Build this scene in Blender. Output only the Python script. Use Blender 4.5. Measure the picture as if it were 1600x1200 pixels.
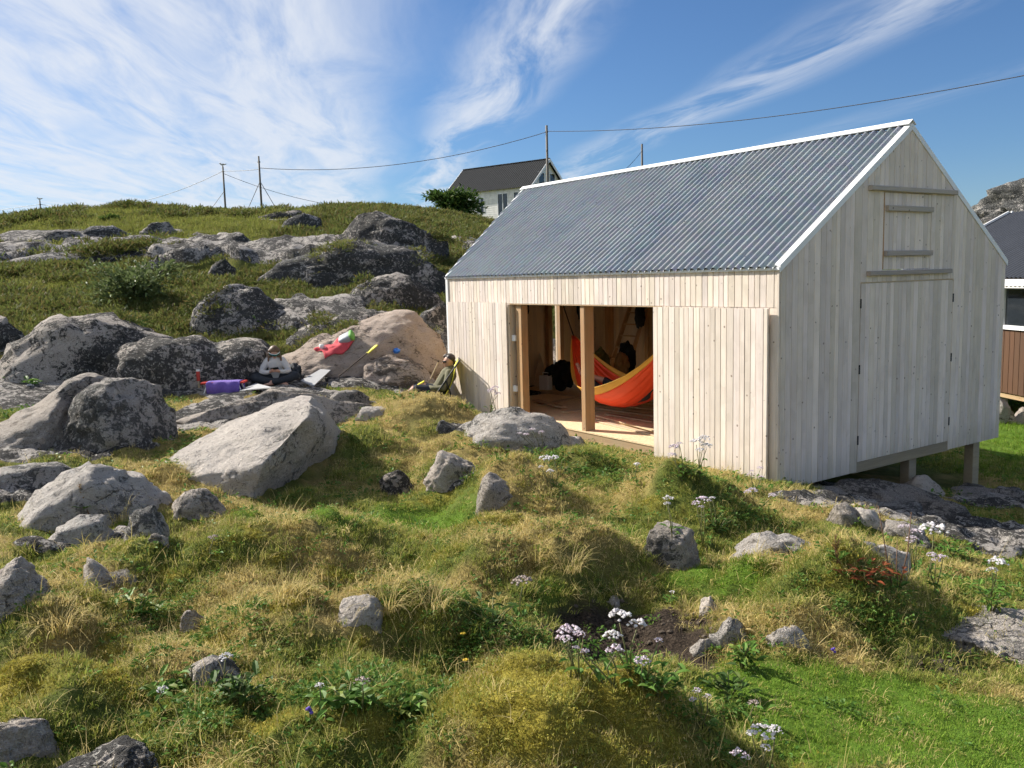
import bpy, bmesh, math, random
import numpy as np
from mathutils import Vector, Matrix, Euler
from mathutils.bvhtree import BVHTree

# ------------------------------------------------------------------ camera, sky, sun, exposure
SC = bpy.context.scene
COL = SC.collection
for o in list(bpy.data.objects):
    bpy.data.objects.remove(o)
random.seed(7)
RNG = np.random.default_rng(7)

YAW, PITCH, ROLL, FPX = .6008, .122, -.0266, 1360.0
SCL = .85
CAM = np.array([0, 0, 3.1234 * SCL])
_cp, _sp = math.cos(PITCH), math.sin(PITCH)
FWD = np.array([0, _cp, -_sp]); _rt = np.array([1., 0, 0]); _up = np.cross(_rt, FWD)
R2 = math.cos(ROLL) * _rt + math.sin(ROLL) * _up
U2 = -math.sin(ROLL) * _rt + math.cos(ROLL) * _up
cam_data = bpy.data.cameras.new('camera')
cam = bpy.data.objects.new('camera', cam_data); COL.objects.link(cam)
cam.matrix_world = Matrix(((R2[0], U2[0], -FWD[0], CAM[0]), (R2[1], U2[1], -FWD[1], CAM[1]),
                           (R2[2], U2[2], -FWD[2], CAM[2]), (0, 0, 0, 1)))
cam_data.sensor_width = 36; cam_data.lens = FPX / 1600 * 36
cam_data.clip_start = .05; cam_data.clip_end = 5000
SC.camera = cam
SC.view_settings.view_transform = 'Standard'; SC.view_settings.look = 'None'
SC.view_settings.exposure = 0.78; SC.view_settings.gamma = 1
SC.render.engine = 'CYCLES'
SC.cycles.use_denoising = True
SC.cycles.use_adaptive_sampling = True; SC.cycles.adaptive_threshold = .03; SC.cycles.adaptive_min_samples = 16
SC.cycles.max_bounces = 7; SC.cycles.diffuse_bounces = 5; SC.cycles.glossy_bounces = 3
SC.cycles.transmission_bounces = 4; SC.cycles.transparent_max_bounces = 4
SC.cycles.sample_clamp_indirect = 6

# sun: travels along (.869,-.494) on the ground, 35 degrees high
SUN_EL = math.radians(35.2)
SUN_FROM = np.array([-.869, .494, 0]); SUN_FROM /= np.linalg.norm(SUN_FROM)
SUN_AZ = math.atan2(SUN_FROM[0], SUN_FROM[1])
sd = bpy.data.lights.new('sun', 'SUN'); sd.energy = 5.0; sd.angle = math.radians(.55); sd.color = (1, .942, .85)
sun = bpy.data.objects.new('sun', sd); COL.objects.link(sun)
_d = Vector((-SUN_FROM[0] * math.cos(SUN_EL), -SUN_FROM[1] * math.cos(SUN_EL), -math.sin(SUN_EL)))
sun.rotation_euler = _d.to_track_quat('-Z', 'Y').to_euler(); sun.location = (-30, 20, 30)

W = bpy.data.worlds.new('World'); SC.world = W; W.use_nodes = True


class NT:
    """small node-graph helper"""
    def __init__(self, tree): self.t = tree; self.n = tree.nodes; self.l = tree.links
    def add(self, kind, ins=None, **props):
        nd = self.n.new(kind)
        for k, v in props.items(): setattr(nd, k, v)
        for k, v in (ins or {}).items(): self.set(nd, k, v)
        return nd
    def set(self, nd, k, v):
        s = nd.inputs[k]
        if isinstance(v, bpy.types.NodeSocket): self.l.new(v, s)
        elif isinstance(v, bpy.types.Node): self.l.new(v.outputs[0], s)
        else:
            if isinstance(v, (tuple, list)) and len(v) == 3 and s.type == 'RGBA': v = (*v, 1)
            s.default_value = v
    def math(self, op, a, b=0., c=None, clamp=False):
        nd = self.add('ShaderNodeMath', {0: a, 1: b}, operation=op, use_clamp=clamp)
        if c is not None: self.set(nd, 2, c)
        return nd.outputs[0]
    def vmath(self, op, a, b=(0, 0, 0)):
        return self.add('ShaderNodeVectorMath', {0: a, 1: b}, operation=op).outputs[0]
    def dot(self, a, b):
        return self.add('ShaderNodeVectorMath', {0: a, 1: b}, operation='DOT_PRODUCT').outputs['Value']
    def ramp(self, f, lo, hi, a=0., b=1., kind='SMOOTHSTEP'):
        return self.add('ShaderNodeMapRange', {0: f, 1: lo, 2: hi, 3: a, 4: b}, interpolation_type=kind, clamp=True).outputs[0]
    def mix(self, f, a, b, mode='MIX'):
        nd = self.add('ShaderNodeMix', data_type='RGBA', blend_type=mode)
        self.set(nd, 0, f); self.set(nd, 6, a); self.set(nd, 7, b)
        return nd.outputs[2]
    def noise(self, vec, scale, detail=4., rough=.55, dist=0., out=0):
        return self.add('ShaderNodeTexNoise', {'Vector': vec, 'Scale': scale, 'Detail': detail, 'Roughness': rough, 'Distortion': dist}).outputs[out]
    def comb(self, x, y, z):
        return self.add('ShaderNodeCombineXYZ', {0: x, 1: y, 2: z}).outputs[0]


def build_sky():
    g = NT(W.node_tree); g.n.clear()
    sky = g.add('ShaderNodeTexSky', sky_type='NISHITA', sun_disc=False, sun_elevation=SUN_EL,
                sun_rotation=SUN_AZ, altitude=0, air_density=1.0, dust_density=.25, ozone_density=3.0)
    tc = g.add('ShaderNodeTexCoord').outputs['Generated']
    sep = g.add('ShaderNodeSeparateXYZ', {0: tc})
    zc = g.math('MAXIMUM', sep.outputs[2], .035)
    p = g.vmath('DIVIDE', tc, g.comb(zc, zc, zc))
    az = math.atan((577 - 800) / FPX)
    s = g.dot(p, (math.cos(az), -math.sin(az), 0)); t = g.dot(p, (math.sin(az), math.cos(az), 0))
    # slow wobble bends the cirrus bands
    wob = g.noise(g.comb(g.math('MULTIPLY', s, .5), g.math('MULTIPLY', t, .35), 3.), 1., 2.)
    s2 = g.math('ADD', s, g.math('MULTIPLY', g.math('SUBTRACT', wob, .5), .5))
    fib = g.noise(g.comb(g.math('MULTIPLY', s2, 2.7), g.math('MULTIPLY', t, .55), 0.), 1., 5., .62, .6)
    soft = g.noise(g.comb(g.math('MULTIPLY', s2, .9), g.math('MULTIPLY', t, .45), 7.), 1., 3., .6, .3)
    fine = g.noise(g.comb(g.math('MULTIPLY', s2, 11.), g.math('MULTIPLY', t, 1.5), 5.), 1., 3., .7)
    # wide veil west of the band line, thinner bands east of it
    veil = g.math('MULTIPLY', g.ramp(s2, .45, -.25), g.ramp(s2, -7., -2.6, .75, 1.))
    veil = g.math('MULTIPLY', veil, g.ramp(soft, .24, .46, .45, 1.))
    veil = g.math('MULTIPLY', veil, g.ramp(fib, .25, .62, .32, 1.))
    def band(c, w, k):
        b = g.ramp(g.math('ABSOLUTE', g.math('SUBTRACT', s2, c)), w, 0.)
        return g.math('MULTIPLY', g.math('MULTIPLY', b, g.ramp(fib, .34, .66)), k)
    b = g.math('ADD', band(.72, .42, .95), band(2.05, .42, .7))
    b = g.math('ADD', b, band(3.4, .3, .16))
    dens = g.math('ADD', veil, b)
    dens = g.math('MULTIPLY', dens, g.ramp(fine, .2, .75, .88, 1.06), clamp=True)
    haze = g.ramp(sep.outputs[2], .13, .0, 0., .26)
    dens = g.math('MAXIMUM', dens, g.math('MULTIPLY', haze, g.ramp(s, 3.5, -3., .35, 1.)))
    sk = g.mix(1., sky.outputs[0], (.86, 1.14, 1.48), 'MULTIPLY')
    colr = g.mix(g.math('MULTIPLY', dens, .82), sk, (11.2, 11.7, 12.6, 1))
    bg = g.add('ShaderNodeBackground', {0: colr, 1: .043})
    out = g.add('ShaderNodeOutputWorld'); g.l.new(bg.outputs[0], out.inputs[0])


build_sky()

# ------------------------------------------------------------------ geometry helpers
def ray(px, py): return FWD + R2 * (px - 800) / FPX - U2 * (py - 600) / FPX
def P(px, py, d): return CAM + ray(px, py) * d            # point seen at a photo pixel at depth d
SU = np.array([-math.sin(YAW), math.cos(YAW), 0]); SV = np.array([math.cos(YAW), math.sin(YAW), 0])
ORG = SU * 7.8912 * SCL + SV * 9.9516 * SCL               # near corner of the shed
def shed_pt(x, y, z): return ORG - SU * x + SV * y + np.array([0, 0, z])
def world_to_shed(p):
    q = np.asarray(p) - ORG; return np.array([-(q @ SU), q @ SV, q[2]])
def on_shed_y(px, py, y):                                 # shed coordinates seen at a pixel on the plane y = const
    r = ray(px, py); t = ((ORG + SV * y - CAM) @ SV) / (r @ SV)
    return world_to_shed(CAM + r * t)

def _hash(ix, iy, iz, seed):
    h = (ix.astype(np.int64) * 374761393 + iy.astype(np.int64) * 668265263 + iz.astype(np.int64) * 2147483647 + seed * 1274126177) & 0xffffffff
    h = ((h ^ (h >> 13)) * 1274126177) & 0xffffffff
    h = ((h ^ (h >> 16)) * 2246822519) & 0xffffffff
    return (h ^ (h >> 15)) / 4294967295.0
def vnoise(p, seed=0):
    p = np.asarray(p, float); f = np.floor(p); t = p - f; t = t * t * t * (t * (t * 6 - 15) + 10)
    i = f.astype(np.int64); r = 0
    for dx in (0, 1):
        for dy in (0, 1):
            for dz in (0, 1):
                w = (t[:, 0] if dx else 1 - t[:, 0]) * (t[:, 1] if dy else 1 - t[:, 1]) * (t[:, 2] if dz else 1 - t[:, 2])
                r = r + w * _hash(i[:, 0] + dx, i[:, 1] + dy, i[:, 2] + dz, seed)
    return r * 2 - 1
def vnoise2(p, seed=0):
    f = np.floor(p); t = p - f; t = t * t * t * (t * (t * 6 - 15) + 10); i = f.astype(np.int64); z = np.zeros(len(p), np.int64); r = 0
    for dx in (0, 1):
        for dy in (0, 1):
            r = r + (t[:, 0] if dx else 1 - t[:, 0]) * (t[:, 1] if dy else 1 - t[:, 1]) * _hash(i[:, 0] + dx, i[:, 1] + dy, z, seed)
    return r * 2 - 1
def fbm(p, scale, octv=4, seed=0, gain=.5):
    p = np.asarray(p, float) * scale; a, s, r = 1., 0., 0
    if not p[:, 2].any():
        p = p[:, :2]
        for k in range(octv):
            r = r + a * vnoise2(p + k * 17.3, seed + k); s += a; a *= gain; p = p * 2.03
        return r / s
    for k in range(octv):
        r = r + a * vnoise(p + k * 17.3, seed + k); s += a; a *= gain; p = p * 2.03
    return r / s

def new_mesh(name, v, f, smooth=False):
    me = bpy.data.meshes.new(name); me.from_pydata([tuple(map(float, q)) for q in v], [], [tuple(int(i) for i in q) for q in f])
    if smooth: me.polygons.foreach_set('use_smooth', [True] * len(me.polygons))
    return me
def np_mesh(name, v, f, smooth=True):
    """quads or triangles given as an (n,k) array"""
    me = bpy.data.meshes.new(name); v = np.asarray(v, np.float32); f = np.asarray(f, np.int32)
    me.vertices.add(len(v)); me.vertices.foreach_set('co', v.ravel())
    n, k = f.shape; me.loops.add(n * k); me.loops.foreach_set('vertex_index', f.ravel())
    me.polygons.add(n); me.polygons.foreach_set('loop_start', np.arange(0, n * k, k, dtype=np.int32))
    me.polygons.foreach_set('use_smooth', np.full(n, smooth)); me.update(calc_edges=True); me.validate()
    return me
def link(name, me, mat=None, parent=None, loc=(0, 0, 0), rot=(0, 0, 0), scale=(1, 1, 1)):
    o = bpy.data.objects.new(name, me); COL.objects.link(o)
    if mat is not None and me is not None and not me.materials: me.materials.append(mat)
    o.location = [float(x) for x in loc]; o.rotation_euler = rot; o.scale = scale
    if parent is not None: o.parent = parent
    return o
def tag(o, label=None, cat=None, group=None, kind=None):
    if label: o['label'] = label
    if cat: o['category'] = cat
    if group: o['group'] = group
    if kind: o['kind'] = kind
    return o
def thing(name, label, cat, loc=(0, 0, 0), rz=0., group=None):
    o = link(name, None, loc=loc, rot=(0, 0, rz)); o.empty_display_size = .1
    return tag(o, label, cat, group)


class MB:
    """collects simple solids into one mesh"""
    def __init__(self): self.v = []; self.f = []
    def _add(self, v, f):
        b = len(self.v); self.v += [tuple(q) for q in v]; self.f += [tuple(i + b for i in q) for q in f]; return self
    def box(self, x0, x1, y0, y1, z0, z1):
        v = [(x, y, z) for z in (z0, z1) for y in (y0, y1) for x in (x0, x1)]
        return self._add(v, [(0, 2, 3, 1), (4, 5, 7, 6), (0, 1, 5, 4), (2, 6, 7, 3), (0, 4, 6, 2), (1, 3, 7, 5)])
    def cbox(self, x0, x1, y0, y1, z0, z1, c):
        """box with chamfered long edges along its longest axis"""
        L = [x1 - x0, y1 - y0, z1 - z0]; a = L.index(max(L)); lo = [x0, y0, z0]; hi = [x1, y1, z1]
        b, d = [(1, 2), (2, 0), (0, 1)][a]
        sec = [(lo[b] + c, lo[d]), (hi[b] - c, lo[d]), (hi[b], lo[d] + c), (hi[b], hi[d] - c), (hi[b] - c, hi[d]), (lo[b] + c, hi[d]), (lo[b], hi[d] - c), (lo[b], lo[d] + c)]
        v = []
        for e in (lo[a], hi[a]):
            for q in sec:
                p = [0, 0, 0]; p[a] = e; p[b] = q[0]; p[d] = q[1]; v.append(tuple(p))
        f = [(i, (i + 1) % 8, 8 + (i + 1) % 8, 8 + i) for i in range(8)] + [tuple(range(7, -1, -1)), tuple(range(8, 16))]
        return self._add(v, f)
    def beam(self, p, q, w, h, upv=(0, 0, 1)):
        p = Vector([float(x) for x in p]); q = Vector([float(x) for x in q]); d = (q - p).normalized(); s = d.cross(Vector(upv))
        if s.length < 1e-4: s = d.cross(Vector((1, 0, 0)))
        s.normalize(); t = s.cross(d)
        v = [e + s * (a * w / 2) + t * (b * h / 2) for e in (p, q) for a, b in ((-1, -1), (1, -1), (1, 1), (-1, 1))]
        return self._add(v, [(0, 1, 5, 4), (1, 2, 6, 5), (2, 3, 7, 6), (3, 0, 4, 7), (3, 2, 1, 0), (4, 5, 6, 7)])
    def tube(self, pts, r, n=8, cap=True):
        pts = [Vector([float(x) for x in q]) for q in pts]; rs = r if isinstance(r, (list, tuple)) else [r] * len(pts)
        v = []; f = []; prev = None
        for i, q in enumerate(pts):
            d = (pts[min(i + 1, len(pts) - 1)] - pts[max(i - 1, 0)]).normalized()
            s = d.cross(Vector((0, 0, 1))) if prev is None else prev - d * prev.dot(d)
            if s.length < 1e-3: s = d.cross(Vector((1, 0, 0)))
            s.normalize(); prev = s; t = d.cross(s)
            for k in range(n):
                a = 2 * math.pi * k / n; v.append(q + (s * math.cos(a) + t * math.sin(a)) * rs[i])
        for i in range(len(pts) - 1):
            for k in range(n):
                f.append((i * n + k, i * n + (k + 1) % n, (i + 1) * n + (k + 1) % n, (i + 1) * n + k))
        if cap: f += [tuple(range(n - 1, -1, -1)), tuple(range((len(pts) - 1) * n, len(pts) * n))]
        return self._add(v, f)
    def ball(self, c, r, n=10, m=7):
        r = r if isinstance(r, (tuple, list)) else (r, r, r); v = [(c[0], c[1], c[2] + r[2])]; f = []
        for i in range(1, m):
            a = math.pi * i / m
            for k in range(n):
                b = 2 * math.pi * k / n
                v.append((c[0] + r[0] * math.sin(a) * math.cos(b), c[1] + r[1] * math.sin(a) * math.sin(b), c[2] + r[2] * math.cos(a)))
        v.append((c[0], c[1], c[2] - r[2])); e = len(v) - 1
        for k in range(n):
            f.append((0, 1 + k, 1 + (k + 1) % n)); f.append((e, 1 + (m - 2) * n + (k + 1) % n, 1 + (m - 2) * n + k))
        for i in range(m - 2):
            for k in range(n):
                f.append((1 + i * n + k, 1 + (i + 1) * n + k, 1 + (i + 1) * n + (k + 1) % n, 1 + i * n + (k + 1) % n))
        return self._add(v, f)
    def poly(self, v, f): return self._add(v, f)
    def build(self, name, mat, parent=None, smooth=False, **kw):
        return link(name, new_mesh(name, self.v, self.f, smooth), mat, parent, **kw)

# ------------------------------------------------------------------ materials
def mat_new(name):
    m = bpy.data.materials.new(name); m.use_nodes = True; g = NT(m.node_tree)
    return m, g, g.n['Principled BSDF']
def plain(name, colr, rough=.6, metal=0., var=.12, scale=8., bump=0., bscale=60.):
    m, g, b = mat_new(name); tc = g.add('ShaderNodeTexCoord').outputs['Object']
    n = g.noise(tc, scale, 5.); oi = g.add('ShaderNodeObjectInfo').outputs['Random']
    k = g.math('ADD', g.ramp(n, .25, .75, 1 - var, 1 + var), g.ramp(oi, 0, 1, -var * .5, var * .5, 'LINEAR'))
    g.set(b, 'Base Color', g.mix(1., colr, g.comb(k, k, k), 'MULTIPLY')); g.set(b, 'Roughness', rough); g.set(b, 'Metallic', metal)
    if bump:
        bp = g.add('ShaderNodeBump', {'Height': g.noise(tc, bscale, 6.), 'Strength': bump, 'Distance': .01}); g.set(b, 'Normal', bp.outputs[0])
    return m
def wood(name, c1, c2, grey, knot, kn=.5, streak=.25, rough=.7, bump=.25, axis=2, tone=.16, dirt=0.):
    """sawn timber, grain along one object axis, every piece with its own tone"""
    m, g, b = mat_new(name); tc = g.add('ShaderNodeTexCoord').outputs['Object']
    oi = g.add('ShaderNodeObjectInfo').outputs['Random']; wn = g.add('ShaderNodeTexWhiteNoise', {'W': oi}, noise_dimensions='1D')
    off = g.vmath('MULTIPLY', wn.outputs['Color'], (37., 37., 37.)); v = g.vmath('ADD', tc, off)
    st = [26., 26., 26.]; st[axis] = 1.1; grain = g.noise(g.vmath('MULTIPLY', v, tuple(st)), 1., 6., .62, .5)
    st2 = [130., 130., 130.]; st2[axis] = 3.; fineg = g.noise(g.vmath('MULTIPLY', v, tuple(st2)), 1., 3.)
    big = g.noise(v, 1.6, 3.)
    vo = g.add('ShaderNodeTexVoronoi', {'Vector': v, 'Scale': 7.5, 'Randomness': 1.}, voronoi_dimensions='3D')
    sep = g.add('ShaderNodeSeparateColor', {0: vo.outputs['Color']})
    kd = g.math('ADD', vo.outputs['Distance'], g.math('MULTIPLY', g.math('SUBTRACT', g.noise(v, 30., 3.), .5), .16))
    kmask = g.math('MULTIPLY', g.ramp(kd, .125, .05, 0., .9), g.ramp(sep.outputs[0], 1 - kn - .02, 1 - kn + .02))
    c = g.mix(g.ramp(grain, .3, .7), c1, c2); c = g.mix(g.math('MULTIPLY', g.ramp(big, .38, .66), g.ramp(sep.outputs[1], .0, 1., .5, 1.)), c, grey)
    sc = g.add('ShaderNodeSeparateColor', {0: wn.outputs['Color']})
    tn = g.ramp(sc.outputs[0], 0, 1, 1 - tone, 1 + tone * .45, 'LINEAR'); wm = g.ramp(sc.outputs[1], 0, 1, .94, 1.04, 'LINEAR')
    k2 = g.math('MULTIPLY', tn, g.ramp(fineg, .2, .8, 1 - streak, 1.))
    c = g.mix(1., c, g.comb(k2, k2, g.math('MULTIPLY', k2, wm)), 'MULTIPLY')
    c = g.mix(kmask, c, knot)
    if axis == 2 and dirt:
        zz = g.add('ShaderNodeSeparateXYZ', {0: tc}).outputs[2]
        c = g.mix(g.math('MULTIPLY', g.ramp(g.math('ADD', zz, g.math('MULTIPLY', g.math('SUBTRACT', grain, .5), .9)), .42, -.05), dirt), c, (.26, .24, .17))
    g.set(b, 'Base Color', c); g.set(b, 'Roughness', rough)
    bp = g.add('ShaderNodeBump', {'Height': g.math('ADD', fineg, grain), 'Strength': bump, 'Distance': .004}); g.set(b, 'Normal', bp.outputs[0])
    return m

M = {}
M['clad'] = wood('whitewashed_cladding', (.90, .785, .69), (.82, .71, .615), (.73, .63, .54), (.20, .14, .10), .7, .16, tone=.18, dirt=.4)
M['clad_x'] = wood('weathered_batten', (.54, .46, .39), (.45, .385, .325), (.42, .385, .35), (.08, .05, .03), .4, .25, axis=1)
M['timber'] = wood('fresh_pine_timber', (.56, .33, .15), (.44, .25, .11), (.48, .32, .18), (.16, .07, .03), .35, .15)
M['timber_x'] = wood('pine_timber_lengthwise', (.52, .36, .20), (.42, .28, .15), (.46, .34, .2), (.16, .07, .03), .35, .15, axis=0)
M['inner'] = wood('bare_pine_lining', (.78, .61, .41), (.69, .53, .35), (.66, .54, .39), (.11, .05, .025), .5, .15)
M['plank'] = wood('loose_pine_plank', (.68, .52, .32), (.55, .40, .23), (.55, .44, .30), (.2, .1, .05), .3, .15, axis=0)
M['sill'] = wood('impregnated_beam', (.42, .34, .22), (.33, .26, .17), (.36, .30, .22), (.1, .06, .03), .3, .2, axis=1)
M['white'] = plain('white_paint', (.80, .80, .79), .45, 0, .05, 3.)
M['dark_metal'] = plain('blackened_steel', (.03, .03, .032), .5, .6)
M['black'] = plain('black_cloth', (.012, .012, .014), .85, 0, .3, 30., .4)
M['black_roof'] = plain('black_roof_sheet', (.045, .048, .055), .42, .15, .12, 2.)
M['house_roof'] = plain('dark_grey_roof_sheet', (.012, .0135, .016), 1., .0, .15, 1.2)
M['house_wall'] = plain('flaking_white_siding', (.80, .78, .73), .75, 0, .12, 3., .2, 20.)
M['brown_wall'] = wood('brown_stained_boards', (.115, .05, .018), (.09, .038, .014), (.10, .046, .02), (.06, .025, .01), .2, .2)
M['pole'] = wood('grey_pole_wood', (.20, .17, .14), (.14, .12, .10), (.17, .155, .14), (.05, .04, .03), .2, .3)
M['osb'] = plain('chipboard_floor', (.72, .55, .34), .7, 0, .18, 30., .2, 90.)
M['skin'] = plain('skin', (.55, .30, .20), .5, 0, .06, 10.)
M['hair_l'] = plain('light_brown_hair', (.17, .095, .045), .45, 0, .4, 60., .6, 120.)
M['hair_d'] = plain('dark_brown_hair', (.035, .02, .012), .45, 0, .4, 60., .6, 120.)
M['cream'] = plain('cream_jersey', (.62, .59, .55), .85, 0, .06, 12., .3, 90.)
M['charcoal'] = plain('charcoal_cotton', (.028, .032, .038), .85, 0, .2, 20., .3, 90.)
M['olive'] = plain('olive_jacket_cloth', (.135, .125, .065), .8, 0, .12, 14., .3, 70.)
M['navy'] = plain('dark_navy_cloth', (.014, .016, .026), .8, 0, .2, 14.)
M['teal'] = plain('mirrored_teal_lens', (.03, .20, .17), .12, .6, .05)
M['phone'] = plain('black_phone_glass', (.02, .02, .022), .15)
M['orange'] = plain('orange_nylon', (.80, .075, .02), .55, 0, .06, 5.)
M['yellow_tape'] = plain('yellow_nylon', (.75, .42, .06), .55, 0, .06, 5.)
M['lemon'] = plain('lemon_canvas', (.72, .66, .03), .6, 0, .06, 12.)
M['coral'] = plain('coral_fleece', (.60, .07, .085), .9, 0, .12, 30., .5, 90.)
M['purple'] = plain('purple_towelling', (.17, .105, .40), .9, 0, .12, 30., .5, 140.)
M['red'] = plain('red_plastic', (.55, .045, .03), .4)
M['grey_foam'] = plain('grey_foam_mat', (.36, .36, .36), .8, 0, .08, 20., .2)
M['grey_cushion'] = plain('grey_polyester', (.33, .35, .38), .6, 0, .08, 20.)
M['green_cloth'] = plain('bright_green_cloth', (.16, .40, .07), .7)
M['blue'] = plain('blue_plastic', (.05, .2, .62), .5)
M['rope'] = plain('dark_rope', (.02, .02, .022), .8)
M['wire'] = plain('power_cable', (.05, .05, .055), .6)
M['concrete'] = plain('rough_concrete', (.32, .30, .27), .9, 0, .2, 12., .5, 40.)
M['gull'] = plain('gull_feathers', (.5, .5, .5), .8)
M['brass'] = plain('pack_khaki', (.20, .19, .06), .8)
M['tan'] = plain('tan_canvas', (.34, .2, .07), .8)

def glass_mat():
    m, g, b = mat_new('window_glass'); g.set(b, 'Base Color', (.02, .025, .03)); g.set(b, 'Roughness', .06); g.set(b, 'IOR', 1.5)
    g.set(b, 'Specular IOR Level', .8)
    return m
M['glass'] = glass_mat()

def metal_roof():
    m, g, b = mat_new('galvanised_corrugated_steel'); tc = g.add('ShaderNodeTexCoord').outputs['Object']
    oi = g.add('ShaderNodeObjectInfo').outputs['Random']; wn = g.add('ShaderNodeTexWhiteNoise', {'W': oi}, noise_dimensions='1D')
    sp_ = g.add('ShaderNodeTexVoronoi', {'Vector': tc, 'Scale': 14.}); n = g.noise(tc, 2.2, 5.)
    c = g.mix(g.ramp(n, .3, .7), (.245, .28, .31), (.30, .335, .36)); c = g.mix(.12, c, sp_.outputs['Color'], 'SOFT_LIGHT')
    c = g.mix(g.math('MULTIPLY', wn.outputs[0], .25), c, (.40, .385, .36))
    streak = g.noise(g.vmath('MULTIPLY', tc, (14., .6, .6)), 1., 4.)
    c = g.mix(g.ramp(streak, .55, .85, 0., .2), c, (.40, .36, .30))
    g.set(b, 'Base Color', c); g.set(b, 'Metallic', .16); g.set(b, 'Roughness', g.ramp(n, .2, .8, .48, .62))
    return m
M['steel'] = metal_roof()

def rock_nodes(g, v, base1, base2, dark, dk, pale, scale=1., orange=0., oi=.5):
    """granite: speckled grain, grey-black lichen in blotches, pale lichen, cracks; returns colour and relief"""
    n1 = g.noise(v, 1.3 * scale, 3., .6); n2 = g.noise(v, 8.5 * scale, 6., .76, .9); n3 = g.noise(v, 26. * scale, 4., .75); n4 = g.noise(v, 95. * scale, 2.)
    c = g.mix(g.ramp(n1, .3, .7), base1, base2); c = g.mix(g.ramp(n4, .35, .7, 0., .6), c, (.62, .585, .55))
    c = g.mix(g.ramp(n3, .55, .66, 0., .7), c, dark)
    thr = g.math('ADD', n2, g.math('ADD', g.math('MULTIPLY', g.math('SUBTRACT', n1, .5), .75), g.math('MULTIPLY', g.math('SUBTRACT', oi, .55), .13)))
    c = g.mix(g.ramp(thr, .61 - dk, .645 - dk, 0., .93), c, g.mix(g.ramp(n4, .35, .65), dark, (dark[0] * 2.4, dark[1] * 2.4, dark[2] * 2.4)))
    sp2 = g.noise(g.vmath('ADD', v, (31., 7., 3.)), 13. * scale, 5., .76, .5)
    c = g.mix(g.ramp(sp2, .57, .61, 0., pale), c, (.60, .58, .53))
    c = g.mix(g.ramp(g.noise(g.vmath('ADD', v, (3., 17., 8.)), 3.4 * scale, 5., .65), .60, .66, 0., .75 * min(1, orange * 3) + .16), c, (.34, .15, .03) if orange else (.20, .20, .13))
    lay = g.noise(g.vmath('MULTIPLY', v, (1.2, 1.2, 9.)), 1.6 * scale, 4., .6, .6)
    vo = g.add('ShaderNodeTexVoronoi', {'Vector': g.vmath('ADD', v, g.vmath('MULTIPLY', g.noise(v, 2., 4., out=1), (.7, .7, .7))), 'Scale': 1.1 * scale}, feature='DISTANCE_TO_EDGE')
    crack = g.math('MULTIPLY', g.ramp(vo.outputs[0], .0, .012, 1., 0.), g.ramp(n1, .48, .6))
    c = g.mix(g.math('MULTIPLY', crack, .6), c, (dark[0] * .5, dark[1] * .5, dark[2] * .5))
    h = g.math('ADD', g.math('MULTIPLY', n3, .9), g.math('ADD', g.math('MULTIPLY', n2, 1.2), g.math('ADD', g.math('MULTIPLY', n4, .3), g.math('ADD', g.math('MULTIPLY', crack, -.8), g.math('MULTIPLY', lay, .8)))))
    return c, h
def rock_mat(name, base1, base2, dark, dk, pale, scale=1., stretch=(1, 1, 1.), orange=0.):
    m, g, b = mat_new(name); tc = g.add('ShaderNodeTexCoord').outputs['Object']
    oi = g.add('ShaderNodeObjectInfo').outputs['Random']
    v = g.vmath('ADD', g.vmath('MULTIPLY', tc, stretch), g.comb(g.math('MULTIPLY', oi, 51.), g.math('MULTIPLY', oi, 23.), g.math('MULTIPLY', oi, 77.)))
    c, h = rock_nodes(g, v, base1, base2, dark, dk, pale, scale, orange, oi)
    o2 = g.math('FRACT', g.math('MULTIPLY', oi, 13.7)); k1 = g.ramp(o2, 0, 1, .84, 1.14, 'LINEAR'); k3 = g.ramp(g.math('FRACT', g.math('MULTIPLY', oi, 5.3)), 0, 1, .90, 1.02, 'LINEAR')
    c = g.mix(1., c, g.comb(k1, g.math('MULTIPLY', k1, g.math('MULTIPLY', g.math('ADD', k3, 1.), .5)), g.math('MULTIPLY', k1, k3)), 'MULTIPLY')
    g.set(b, 'Base Color', c); g.set(b, 'Roughness', .9); g.set(b, 'Specular IOR Level', .2)
    bp = g.add('ShaderNodeBump', {'Height': h, 'Strength': 1., 'Distance': .05}); g.set(b, 'Normal', bp.outputs[0])
    return m
M['rock_pale'] = rock_mat('pale_granite', (.54, .485, .43), (.43, .385, .34), (.10, .095, .088), .025, .5, 1.1)
M['rock_grey'] = rock_mat('grey_lichen_granite', (.41, .365, .32), (.29, .265, .235), (.055, .054, .051), .08, .6, 1.15)
M['rock_dark'] = rock_mat('black_lichen_granite', (.42, .37, .32), (.31, .275, .24), (.024, .024, .023), .16, .6, 1.25)
M['rock_pink'] = rock_mat('pink_granite', (.56, .45, .375), (.47, .37, .30), (.09, .075, .062), .065, .25, .9, (1, 1, 2.2))
M['rock_hill'] = rock_mat('hillside_outcrop', (.30, .27, .245), (.21, .195, .18), (.02, .021, .021), .19, .5, .85)
M['rock_shade'] = rock_mat('shade_darkened_bedrock', (.20, .185, .175), (.145, .135, .13), (.05, .048, .046), .05, .25, 1., (1, 1, 1.8))  # shed's shadow on the bedrock, put into a darker granite colour
M['rock_orange'] = rock_mat('grey_granite_with_orange_lichen', (.33, .30, .27), (.25, .235, .215), (.07, .068, .064), .06, .55, 1.2, (1, 1, 1), .33)

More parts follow.
